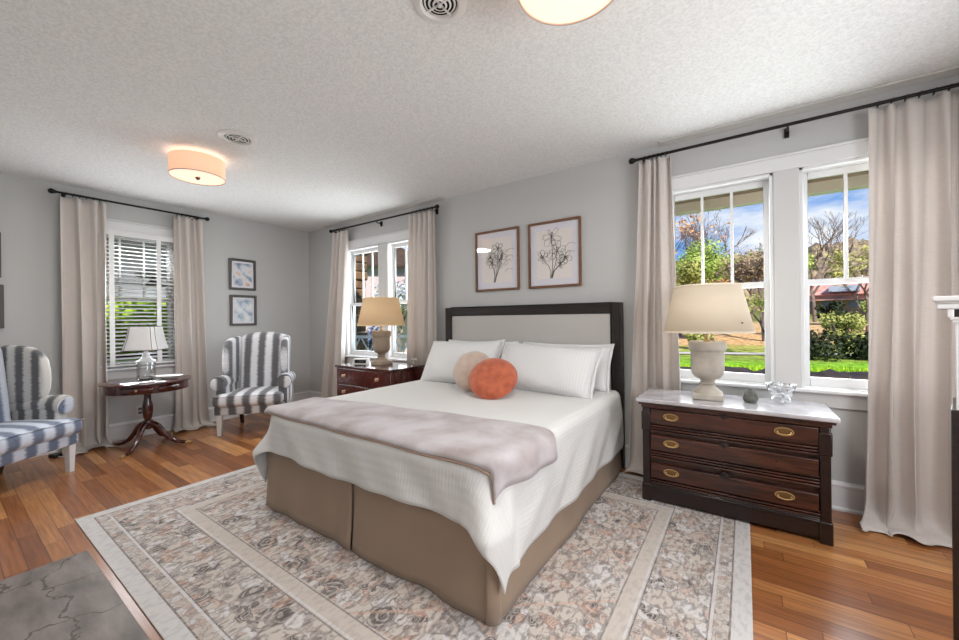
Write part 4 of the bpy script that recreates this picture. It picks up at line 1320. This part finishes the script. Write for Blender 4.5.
# ------------------------------------------------------------------ pictures
def picture(name, label, cat, place, s0, s1, z0, z1, fm, fw_, matw, art, group, glass=True):
    sc_, zc_ = (s0+s1)/2, (z0+z1)/2; w_, h_ = abs(s1-s0)/2, (z1-z0)/2
    org = Vector(place(sc_, 0, zc_))
    t = thing(name, label, cat, org, 0, group)
    def pb(mb, a, b, d0, d1, c, d):
        p = [Vector(place(sc_+s, dd, zc_+z))-org for z in (c, d) for dd in (d0, d1) for s in (a, b)]
        mb.add(p, [(0, 1, 3, 2), (4, 6, 7, 5), (0, 4, 5, 1), (2, 3, 7, 6), (0, 2, 6, 4), (1, 5, 7, 3)])
    f = MB(); pb(f, -w_, -w_+fw_, .004, .028, -h_, h_); pb(f, w_-fw_, w_, .004, .028, -h_, h_); pb(f, -w_+fw_, w_-fw_, .004, .028, -h_, -h_+fw_); pb(f, -w_+fw_, w_-fw_, .004, .028, h_-fw_, h_)
    f.build('frame', fm, t, bevel=.003)
    b = MB(); pb(b, -w_+fw_, w_-fw_, .006, .012, -h_+fw_, h_-fw_); mo = b.build('mat_board', matboard_m, t)
    a = w_-fw_-matw; c = h_-fw_-matw
    b = MB(); pb(b, -a, a, .012, .0135, -c, c); po = b.build('print', art if art else paper_m, t)
    if glass:
        g = MB(); pb(g, -w_+fw_, w_-fw_, .018, .020, -h_+fw_, h_-fw_); g.build('glazing', pic_glass_m, t)
    return t, po, (lambda s, z: Vector(place(sc_+s, .0142, zc_+z))-org)


def flower_lines(po, P, seed):
    rnd = random.Random(seed); m = MB()
    def stroke(pts, r_=.0017): m.tube([P(*p) for p in pts], r_, 5)
    def petal(cx, cz, a, l, w_):
        pts = []
        for i in range(13):
            q = i/12; r_ = l*math.sin(PI*q)**.8; o_ = (q-.5)*w_*2
            ang = a+o_+rnd.uniform(-.08, .08)
            pts.append((cx+r_*math.cos(ang), cz+r_*math.sin(ang)))
        stroke(pts, rnd.choice((.0012, .0016, .0022)))
    def bloom(cx, cz, r_, k):
        a0 = rnd.random()*6
        for i in range(k):
            petal(cx, cz, a0+2*PI*i/k+rnd.uniform(-.2, .2), r_*rnd.uniform(.8, 1.15), rnd.uniform(.45, .8))
        for i in range(4):
            petal(cx, cz, rnd.random()*6, r_*.45, .5)
    sc2 = 1.25
    blooms = [(-.02, .14, .075, 6), (.03, .02, .07, 7), (-.10, -.02, .055, 6), (.10, -.03, .055, 6), (.06, -.08, .045, 5)] if seed == 1 else [(.01, .10, .06, 6), (.03, .0, .075, 7), (-.07, .03, .05, 6), (-.05, -.02, .06, 6), (.06, .05, .045, 5)]
    blooms = [(x_*1.15, z_*1.2, r_*1.3, k_) for x_, z_, r_, k_ in blooms]
    for b in blooms: bloom(*b)
    for bx, bz, *_ in blooms:
        stroke([(bx, bz-.03), (bx*.5+.0, bz*.3-.10), (-.015+bx*.15, -.17), (-.03+bx*.1, -.235)], .0024)
    for k in range(5):
        a = rnd.uniform(-.6, .6); x_ = rnd.uniform(-.12, .12); z_ = rnd.uniform(-.18, .12)
        stroke([(x_, z_), (x_+.03*math.cos(a), z_+.03), (x_+.07*math.cos(a), z_+.035+.03*math.sin(a)), (x_+.10*math.cos(a), z_+.02)], .0014)
    m.build('line_drawing', ink_m, po)


_, po, P = picture('framed_art', 'framed charcoal flower drawing on the left above the headboard', 'picture', CB, 3.307, 3.858, 1.612, 2.263, frame_wood_m, .022, .065, None, 'walnut framed flower drawings')
flower_lines(po, P, 2)
_, po, P = picture('framed_art', 'framed charcoal flower drawing on the right above the headboard', 'picture', CB, 3.965, 4.515, 1.611, 2.262, frame_wood_m, .022, .065, None, 'walnut framed flower drawings')
flower_lines(po, P, 1)
wc1 = watercolour_mat('watercolour_harbour', [(120, 132, 150), (168, 182, 200), (222, 222, 228), (228, 220, 218), (206, 168, 150)], 9)
wc2 = watercolour_mat('watercolour_birches', [(150, 164, 184), (196, 206, 218), (222, 226, 230), (236, 236, 236)], 12)
picture('framed_art', 'small grey framed colourful watercolour, upper of two beside the corner', 'picture', CL, -1.171, -.823, 1.750, 2.175, frame_grey_m, .03, .025, wc1, 'grey framed watercolours', False)
picture('framed_art', 'small grey framed pale blue watercolour, lower of two beside the corner', 'picture', CL, -1.163, -.818, 1.255, 1.675, frame_grey_m, .03, .025, wc2, 'grey framed watercolours', False)
picture('framed_art', 'dark frame cut by the left edge of the photo, upper one', 'picture', CL, -3.45, -3.104, 1.745, 2.172, frame_grey_m, .03, .02, wc1, 'frames at the left edge', False)
picture('framed_art', 'dark frame cut by the left edge of the photo, lower one', 'picture', CL, -3.445, -3.09, 1.27, 1.68, frame_grey_m, .03, .02, wc2, 'frames at the left edge', False)

t = thing('wall_outlet', 'white wall outlet plate behind the pedestal table', 'outlet', (0, -2.11, .29))
MB().box((0, -.036, -.058), (.006, .036, .058)).build('cover_plate', mullion_m, t, bevel=.003)
for z in (-.022, .022): MB().box((.006, -.016, z-.014), (.009, .016, z+.014)).build('receptacle', frame_grey_m, t, bevel=.002)

# ------------------------------------------------------------------ mantel at the right edge
t = thing('mantel', 'white moulded mantel top with dark mahogany side at the right edge', 'mantel', (6.269, -1.614, 0), R(-17))
MB().box((.036, .004, .0), (.30, .30, 1.0)).build('mahogany_body', mahog_dark_m, t, bevel=.003)
m = MB(); m.box((0, -.01, 1.348), (.34, .32, 1.366)); m.box((.006, -.006, 1.341), (.34, .315, 1.349)); m.box((.009, -.003, 1.323), (.34, .31, 1.342)); m.build('shelf_cornice', white_m, t, bevel=.004)
m = MB(); m.box((.031, .0, 1.297), (.045, .03, 1.324)); m.build('bracket_block', white_m, t, bevel=.002)
m = MB(); m.box((.043, .01, 1.29), (.30, .30, 1.325)); m.build('frieze', mahog_dark_m, t)
m = MB(); m.box((.036, .0, 1.289), (.31, .305, 1.298)); m.box((.041, .002, 1.279), (.305, .30, 1.290)); m.build('ledge', white_m, t, bevel=.002)
m = MB(); m.box((.047, .006, 1.0), (.30, .30, 1.281)); m.build('pilaster', white_m, t, bevel=.002)
#EXTERIOR
# ------------------------------------------------------------------ outdoors
def grass_mat():
    m, n, L, b, out = principled('meadow_ground')
    tcx = n('ShaderNodeTexCoord'); sep = n('ShaderNodeSeparateXYZ'); L(tcx.outputs['Object'], sep.inputs[0])
    nz = n('ShaderNodeTexNoise'); nz.inputs['Scale'].default_value = .35; nz.inputs['Detail'].default_value = 6; L(tcx.outputs['Object'], nz.inputs['Vector'])
    y = math_node(n, L, 'MULTIPLY_ADD', math_node(n, L, 'SUBTRACT', nz.outputs[0], .5), 5, math_node(n, L, 'SUBTRACT', sep.outputs['Y'], math_node(n, L, 'MULTIPLY', sep.outputs['X'], .34)))
    r = n('ShaderNodeValToRGB'); els = r.color_ramp.elements
    L(math_node(n, L, 'DIVIDE', y, 80), r.inputs[0])
    stops = [(0, (116, 166, 56)), (.125, (118, 178, 50)), (.18, (140, 196, 62)), (.215, (150, 168, 84)), (.27, (172, 182, 96)), (.31, (190, 184, 108)), (.35, (226, 184, 142)), (.52, (226, 190, 150)), (.70, (150, 152, 96)), (1, (110, 112, 78))]
    els[0].position = 0; els[0].color = (*lin(stops[0][1]), 1); els[1].position = 1; els[1].color = (*lin(stops[-1][1]), 1)
    for p, c in stops[1:-1]:
        e = els.new(p); e.color = (*lin(c), 1)
    n2 = n('ShaderNodeTexNoise'); n2.inputs['Scale'].default_value = 3.5; n2.inputs['Detail'].default_value = 6; L(tcx.outputs['Object'], n2.inputs['Vector'])
    r2 = n('ShaderNodeValToRGB'); L(n2.outputs[0], r2.inputs[0]); r2.color_ramp.elements[0].position = .35; r2.color_ramp.elements[1].position = .65
    r2.color_ramp.elements[0].color = (.5, .5, .42, 1); r2.color_ramp.elements[1].color = (1.15, 1.12, 1, 1)
    mul = n('ShaderNodeMixRGB', blend_type='MULTIPLY'); mul.inputs[0].default_value = 1; L(r.outputs[0], mul.inputs[1]); L(r2.outputs[0], mul.inputs[2])
    L(mul.outputs[0], b.inputs['Base Color']); b.inputs['Roughness'].default_value = 1; b.inputs['Specular IOR Level'].default_value = 0
    bp = n('ShaderNodeBump'); bp.inputs['Strength'].default_value = .7; bp.inputs['Distance'].default_value = .2
    L(n2.outputs[0], bp.inputs['Height']); L(bp.outputs[0], b.inputs['Normal'])
    return m


def gz(x, y):
    z = -.75
    for y0, y1, h in ((24, 50, 1.4), (50, 90, 1.0), (90, 200, 19), (200, 300, 5)):
        k = max(0, min(1, (y-y0)/(y1-y0))); z += h*k*k*(3-2*k)
    if y > 60: z += (mnoise.noise(Vector((x*.02, y*.02, 0)))*5)*min(1, (y-60)/60)
    return z


m = MB(); m.grid(lambda u, v: (-170+330*u, .3+(320*v**1.6), gz(-170+330*u, .3+320*v**1.6)), 60, 70)
m.add([(-170, -60, -.75), (-.35, -60, -.75), (-.35, .3, -.75), (-170, .3, -.75)], [(0, 1, 2, 3)])
struct(m.build('ground', grass_mat(), angle=100))

bark_m = mat('grey_brown_bark', (140, 122, 112), .9, c2=(100, 86, 80), vscale=6)


def leaf_mat(name, a, b_):
    m, n, L, b, out = principled(name)
    tcx = n('ShaderNodeTexCoord'); nz = n('ShaderNodeTexNoise'); nz.inputs['Scale'].default_value = .9; nz.inputs['Detail'].default_value = 5; L(tcx.outputs['Object'], nz.inputs['Vector'])
    r = n('ShaderNodeValToRGB'); L(nz.outputs[0], r.inputs[0]); r.color_ramp.elements[0].position = .38; r.color_ramp.elements[1].position = .62
    r.color_ramp.elements[0].color = (*lin(a), 1); r.color_ramp.elements[1].color = (*lin(b_), 1)
    L(r.outputs[0], b.inputs['Base Color']); b.inputs['Roughness'].default_value = .9; b.inputs['Specular IOR Level'].default_value = .1
    return m


leaf_green = leaf_mat('fresh_green_leaves', (128, 156, 70), (192, 206, 112))
leaf_olive = leaf_mat('olive_leaves', (134, 138, 74), (204, 200, 120))
leaf_rust = leaf_mat('rusty_leaves', (186, 130, 90), (228, 182, 140))
leaf_brown = leaf_mat('brown_grey_twigs', (150, 126, 108), (204, 180, 156))
leaf_dark = leaf_mat('dark_evergreen_leaves', (40, 46, 36), (74, 82, 58))
leaf_bright = leaf_mat('sunlit_bright_leaves', (120, 164, 34), (190, 216, 70))
wood_m = leaf_mat('wooded_hill_crowns', (108, 94, 82), (166, 148, 118))


def leaves(m, blobs, cnt, size, rnd):
    for _ in range(cnt):
        c, r_ = rnd.choice(blobs)
        d = Vector((rnd.gauss(0, 1), rnd.gauss(0, 1), rnd.gauss(0, 1)))
        if d.length < 1e-3: continue
        d.normalize(); p = Vector(c)+d*r_*rnd.uniform(.55, 1.02)
        a = Vector((rnd.gauss(0, 1), rnd.gauss(0, 1), rnd.gauss(0, .7))).normalized(); b_ = a.cross(d+Vector((.01, .02, .03))).normalized()
        s = size*rnd.uniform(.6, 1.3)
        m.add([p-a*s, p-b_*s*.6, p+a*s, p+b_*s*.6], [(0, 1, 2, 3)])


def branches(m, p, d, ln, r_, depth, rnd, tips, spread=.55, minr=.012):
    q = p+d*ln; mid = p.lerp(q, .5)+Vector((rnd.uniform(-1, 1), rnd.uniform(-1, 1), 0))*ln*.05
    m.tube([p, mid, q], [r_, r_*.85, r_*.68], 5 if depth < 3 else 7)
    if depth == 0: tips.append(q); return
    for k in range(rnd.choice((2, 3)) if depth > 1 else 3):
        nd = (d+Vector((rnd.uniform(-1, 1), rnd.uniform(-1, 1), rnd.uniform(-.2, .75)))*spread*1.3).normalized()
        branches(m, q if k else p.lerp(q, .8), nd, ln*rnd.uniform(.62, .86), max(minr, r_*.62), depth-1, rnd, tips, spread)


def tree(label, x, y, h, seed, leaf=None, cnt=0, lsize=.3, depth=4, blob=.9, trunk=.22, group='trees beyond the windows', minr=.012, tr=.3):
    rnd = random.Random(seed); z = gz(x, y)-.05 if y > .3 else -.78
    t = thing('tree', label, 'tree', (x, y, z), 0, group)
    m = MB(); tips = []
    branches(m, Vector((0, 0, 0)), Vector((rnd.uniform(-.08, .08), 0, 1)).normalized(), h*tr, trunk, depth, rnd, tips, minr=minr)
    m.build('trunk', bark_m, t, smooth=True, angle=90, fix=False)
    if leaf:
        lm = MB(); leaves(lm, [(p, blob*rnd.uniform(.6, 1.25)) for p in tips], cnt, lsize, rnd)
        lm.build('crown', leaf, t, smooth=False, fix=False)
    return t


def bush(label, x, y, r_, h, seed, leaf, cnt, lsize=.08, z=None, group='shrubs in the meadow'):
    rnd = random.Random(seed); z = (gz(x, y) if z is None else z)-.02
    t = thing('shrub', label, 'shrub', (x, y, z), 0, group)
    m = MB()
    for k in range(7):
        a = rnd.random()*6.28; m.tube([(0, 0, 0), (r_*.3*math.cos(a), r_*.3*math.sin(a), h*.45), (r_*.6*math.cos(a), r_*.6*math.sin(a), h*.8)], [.035, .025, .01], 5)
    m.build('stem', bark_m, t, fix=False)
    bl = [((rnd.uniform(-.6, .6)*r_, rnd.uniform(-.6, .6)*r_, rnd.uniform(.3, .8)*h), r_*rnd.uniform(.3, .5)) for _ in range(14)]
    lm = MB(); leaves(lm, bl, cnt, lsize, rnd); lm.build('foliage', leaf, t, smooth=False, fix=False)
    return t


# seen through the pair of windows behind the cream lamp
tree('bare tree with a few rusty leaves rising left of the window bar', .8, 41, 12.5, 4, leaf_rust, 500, .16, 6, .5, .26, minr=.03)
tree('tall bare tree behind the middle light of the left window', 3.2, 44, 13.0, 9, None, 0, .3, 6, .5, .28, minr=.028)
tree('fresh green tree in the middle light of the left window', 3.1, 37, 7.6, 14, leaf_green, 6500, .115, 4, 1.2)
tree('fresh green tree in the right light of the left window', 6.0, 39, 8.0, 23, leaf_green, 6500, .115, 4, 1.25)
tree('olive leaved tree low in the left window', 1.2, 33, 6.4, 31, leaf_olive, 5500, .11, 4, 1.1)
tree('rusty brown tree above the cream lampshade', 3.6, 30, 4.9, 37, leaf_rust, 4200, .11, 4, .85)
tree('brown twiggy tree beside the right edge of the left window', 7.0, 31, 7.2, 41, leaf_brown, 5500, .10, 5, 1.0)
tree('leaning near tree with green leaves right of the cream shade', 6.75, 21.5, 3.9, 43, leaf_olive, 500, .10, 4, .45, .10)
# through the right hand window
tree('bare spreading tree against the sky in the right window', 11.9, 50, 11.8, 57, None, 0, .3, 6, .5, .20, minr=.022)
tree('yellow green slender tree at the right of the right window', 12.3, 31, 6.6, 61, leaf_olive, 2600, .09, 5, .6, .13)
tree('brown twiggy tree on the hill in the right window', 20.5, 60, 8.5, 67, leaf_brown, 4200, .14, 5, 1.0)
tree('green tree in front of the red roofed house', 21.5, 57, 5.0, 71, leaf_green, 1600, .25, 4, .9)
bush('green leafy shrub in front of the dark hedge', 9.6, 21.4, .95, 2.35, 3, leaf_olive, 3400, .075)
bush('dark round evergreen shrub by the red roofed house', 12.3, 44, 1.2, 2.2, 5, leaf_dark, 1600, .16)
bush('green shrub right of the round evergreen', 15.6, 45, 1.6, 2.4, 6, leaf_green, 1500, .15)
bush('low yellow green shrub on the meadow left of the lamp', 3.4, 24.5, 1.0, 1.2, 7, leaf_olive, 1300, .10)
for i, (x, y, r_, h) in enumerate([(8.3, 20.2, 1.2, 1.15), (10.6, 21.2, 1.3, 1.15), (13.0, 22.0, 1.3, 1.15)]):
    bush(('dark clipped hedge clump left in the right window', 'dark clipped hedge clump behind the leafy shrub', 'dark clipped hedge clump at the curtain edge')[i], x, y, r_, h, 80+i, leaf_dark, 3000, .08, group='dark hedge')
# low planting bed in front of the windows
soil_m = mat('dark_bed_soil', (66, 54, 50), 1, c2=(36, 30, 30), vscale=2.5, bump=.6, bscale=6)
rnd = random.Random(2)
m = MB()
m.grid(lambda u, v: (1+12*u, 9.6+.34*(1+12*u)+1.6*v+.25*math.sin(u*9), gz(0, 5)+.26*math.sin(PI*v)*(1+.6*mnoise.noise(Vector((u*30, v*4, 1))))+.01), 60, 8)
tag(m.build('planting_bed', soil_m), 'dark soil planting bed across the lawn below the windows', 'flower bed')
gt = MB()
for _ in range(3800):
    x = rnd.uniform(1, 12.5); y = rnd.choice((rnd.uniform(8.9, 9.6), rnd.uniform(11.3, 13.2), rnd.uniform(11.3, 13.2)))+.34*x; a = rnd.random()*6.28; h = rnd.uniform(.08, .2); w_ = .03
    z = -.75
    gt.add([(x-w_*math.cos(a), y-w_*math.sin(a), z), (x+w_*math.cos(a), y+w_*math.sin(a), z), (x+rnd.uniform(-.06, .06), y+rnd.uniform(-.06, .06), z+h)], [(0, 1, 2)])
tag(gt.build('grass_tufts', leaf_bright, smooth=False, fix=False), 'bright green grass tufts along the planting bed', 'grass', kind='stuff')
road_m = mat('pale_gravel', (206, 196, 188), .95, var=.15, vscale=3)
m = MB(); m.grid(lambda u, v: (-30+42*u, 19.2+.34*(-30+42*u)+1.3*v+.25*math.sin(u*7), gz(0, 21)+.05), 40, 2); tag(m.build('gravel_path', road_m), 'pale gravel path crossing the meadow', 'path')
# split rail posts along the meadow
# wooded hill
rnd = random.Random(12); hm = MB()
bm = bmesh.new(); bmesh.ops.create_icosphere(bm, subdivisions=2, radius=1); IV = [v.co.copy() for v in bm.verts]; IF = [tuple(v.index for v in f.verts) for f in bm.faces]; bm.free()
for i in range(900):
    y = rnd.uniform(72, 235); x = rnd.uniform(-75, 12)+(y-60)*.30
    if 8 < x < 26 and y < 96: continue
    s = rnd.uniform(2.0, 4.2); o_ = Vector((x, y, gz(x, y)+s*.6)); sd = rnd.random()*50
    hm.add([o_+Vector((p.x*s*(.8+.5*mnoise.noise(p*1.9+Vector((sd, 0, 0)))), p.y*s*.8, p.z*s*1.15*(1+.6*mnoise.noise(p*2.3+Vector((0, sd, 0)))))) for p in IV], IF)
tag(hm.build('woodland', wood_m, smooth=False, fix=False), 'distant brown green woodland covering the hill', 'woodland', kind='stuff')

# red roofed house up the slope
roof_m = mat('weathered_red_roof', (186, 112, 98), .8, c2=(214, 170, 156), vscale=1.2)
board_m = mat('grey_brown_board_wall', (176, 152, 138), .9, var=.25, vscale=2)
hx, hy = 16.8, 72; hzz = gz(hx, hy)-.3
t = thing('house', 'distant house with weathered red roof on the slope', 'house', (hx, hy, hzz), R(-12))
MB().box((-4.5, -3, 0), (4.5, 3, 2.9)).build('wall', board_m, t, smooth=False)
m = MB(); m.add([(-5, -3.6, 2.7), (5, -3.6, 2.7), (5, 0, 5.0), (-5, 0, 5.0), (-5, 3.6, 2.7), (5, 3.6, 2.7)], [(0, 1, 2, 3), (3, 2, 5, 4), (0, 3, 4), (1, 5, 2)]); m.build('roof', roof_m, t, smooth=False, solid=.12)
m = MB(); m.box((-5, -5.2, 1.9), (5, -3, 2.05)); m.build('porch_roof', roof_m, t, smooth=False)
for x in (-3.2, -.6, 2.2):
    w_ = MB().box((x-.7, -3.05, .9), (x+.7, -2.98, 2.0)).build('window', mat('blue_grey_panes', (120, 140, 170), .2), t)
m = MB(); m.box((-.5, -4.2, 3.1), (2.6, -2, 3.9)); m.build('dormer', mat('pale_blue_dormer', (168, 178, 196), .6), t)

# eave over the right hand windows: soffit boards and fascia
struct(MB().box((3.6, .17, 2.47), (9.5, 1.02, 2.50)).build('trim_6', soffit_m))
struct(MB().box((3.6, .92, 2.375), (9.5, 1.02, 2.475)).build('trim_7', fascia_m, bevel=.006))
struct(MB().box((-3.2, YF-1, H+.14), (9.5, 1.02, H+.3)).build('ceiling_roof', soffit_m, smooth=False))

# porch along the left wall
porch_m = mat('grey_porch_boards', (206, 206, 210), .7, c2=(186, 186, 192), vscale=6, stretch=(1, 12, 1))
deck_m = mat('brown_deck_boards', (138, 112, 98), .8, c2=(108, 86, 76), vscale=4, stretch=(1, 10, 1))
m = MB(); m.add([(-.17, -8, 2.52), (-2.35, -8, 1.92), (-2.35, 1.1, 1.92), (-.17, 1.1, 2.52), (-.17, -8, 2.60), (-2.35, -8, 2.0), (-2.35, 1.1, 2.0), (-.17, 1.1, 2.60)], [(0, 1, 2, 3), (4, 7, 6, 5), (0, 4, 5, 1), (1, 5, 6, 2), (2, 6, 7, 3), (3, 7, 4, 0)])
struct(m.build('ceiling_porch', porch_m, smooth=False))
struct(MB().box((-2.40, -8, 1.72), (-2.26, 1.1, 1.93)).build('trim_8', white_m, bevel=.01))
struct(MB().box((-2.5, -8, -.24), (-.17, 1.1, -.10)).build('floor_porch', deck_m, smooth=False))
t = thing('pendant_light', 'grey bell pendant light hanging from the porch ceiling', 'lamp', (-1.85, -1.475, 2.05))
MB().lathe([(.0001, .0), (.03, -.01), (.035, -.05), (.05, -.08), (.10, -.13), (.155, -.17), (.15, -.172), (.09, -.135), (.03, -.08), (.0001, -.075)], 28, cap=False).build('shade', frame_grey_m, t)
MB().tube([(0, 0, 0), (0, 0, .06)], .006, 8).build('stem', frame_grey_m, t)
light('porch_fill', 'POINT', (0, 0, -.55), 8, (.96, .98, 1), None, .06, parent=t)  # added fill that brightens the porch; the pendant itself is unlit
# low brown porch wall and bench seen under the blinds
m = MB(); m.box((-2.36, -6, -.10), (-2.26, 1.0, .62)); tag(m.build('porch_wall', deck_m, bevel=.01), 'low brown board wall along the porch edge', 'porch wall')
t = thing('porch_bench', 'dark porch bench outside the blinds', 'bench', (-1.75, -1.75, -.10))
for z in (.42,): MB().box((-.25, -.75, z), (.25, .75, z+.05)).build('seat', mahog_dark_m, t, bevel=.01)
for k in range(4): MB().box((-.26, -.75, .55+.1*k), (-.22, .75, .62+.1*k)).build('back_slat', mahog_dark_m, t, bevel=.006)
for sx in (-.23, .22):
    for sy in (-.7, .7): MB().box((sx-.025, sy-.025, 0), (sx+.025, sy+.025, .95 if sx < 0 else .45)).build('leg', mahog_dark_m, t, bevel=.004)
for i, (x, y) in enumerate([(-5.2, -.2), (-5.6, -1.6), (-6.2, .9), (-5.9, -3.0)]):
    bush(('bright sunlit bush beyond the porch, behind the glass lamp', 'bright sunlit bush beyond the porch, behind the left tape', 'bright sunlit bush beyond the porch, rightmost', 'bright sunlit bush beyond the porch behind the curtain')[i], x, y, 1.25, 3.3, 91+i, leaf_bright, 3200, .11, z=-.76, group='bushes beyond the porch')
# stone pillar, lattice railing and the house across the yard, seen through the far pair of windows
brick_m = mat('orange_brown_fieldstone', (158, 116, 80), .9, c2=(104, 80, 66), vscale=4, bump=.6, bscale=5)
t = thing('stone_pillar', 'orange brown fieldstone pillar outside the far windows', 'pillar', (-1.62, 2.2, -.76))
m = MB(); rr_ = random.Random(4)
for k in range(18):
    w_ = .14+rr_.uniform(-.025, .025); m.box((-w_, -w_, k*.2), (w_, w_, k*.2+.19))
m.build('shaft', brick_m, t, bevel=.03); MB().box((-.2, -.2, 3.6), (.2, .2, 3.72)).build('cap', brick_m, t, bevel=.02)
t = thing('lattice_railing', 'white criss cross railing outside the far windows', 'railing', (.75, 1.05, .0))
m = MB(); ax_ = Matrix.Rotation(R(35), 4, 'Z')
for z in (.45, 1.0): m.box((-1.3, -.03, z), (1.0, .03, z+.05), ax_)
m.build('rail', white_m, t, bevel=.004)
m = MB()
for k in range(8):
    x = -1.25+.29*k
    for s in (-1, 1):
        m.tube([ax_ @ Vector((x-.14*s, 0, .47)), ax_ @ Vector((x+.14*s, 0, 1.02))], .014, 6)
m.build('lattice', white_m, t)
for x in (-1.3, -.15, 1.0): MB().box((x-.04, -.04, -.76), (x+.04, .04, 1.1), ax_).build('post', white_m, t, bevel=.004)
bush('green bush in front of the white railing outside the far window', -.9, 1.75, .38, 1.45, 111, leaf_green, 1200, .05, z=-.76, group='bush by the railing')
pink_m = mat('pinkish_board_siding', (206, 184, 184), .9, c2=(188, 166, 168), vscale=3, stretch=(1, 1, 20))
roofdark_m = mat('dark_brown_shingles', (86, 66, 60), .9, var=.3, vscale=5)
t = thing('house', 'pinkish house with dark roof across the yard, outside the far windows', 'house', (-15.5, 14.5, -.76), R(-48))
MB().box((-6, -3, 0), (6, 3, 5.2)).build('wall', pink_m, t, smooth=False)
m = MB(); m.add([(-6.6, -3.8, 5.0), (6.6, -3.8, 5.0), (6.6, 0, 7.2), (-6.6, 0, 7.2), (-6.6, 3.8, 5.0), (6.6, 3.8, 5.0)], [(0, 1, 2, 3), (3, 2, 5, 4), (0, 3, 4), (1, 5, 2)]); m.build('roof', roofdark_m, t, smooth=False, solid=.15)
MB().box((-6.4, -4.8, 3.15), (6.4, -3, 3.5)).build('porch_roof', roofdark_m, t, smooth=False)
for x in (-4.5, -1.5, 1.5, 4.5):
    MB().box((x-.6, -3.04, 1.0), (x+.6, -2.98, 2.7)).build('window', dark_m, t)
tree('pale leafy tree outside the far windows', -9.0, 10.5, 4.6, 121, leaf_mat('pale_grey_leaves', (150, 152, 158), (206, 208, 212)), 2600, .09, 4, .8, .14, group='trees by the pinkish house')
bush('blue grey shrub across the yard outside the far windows', -5.2, 5.8, .8, 2.2, 125, leaf_mat('blue_grey_leaves', (110, 120, 150), (176, 184, 206)), 1500, .08, z=-.76, group='shrub across the yard')
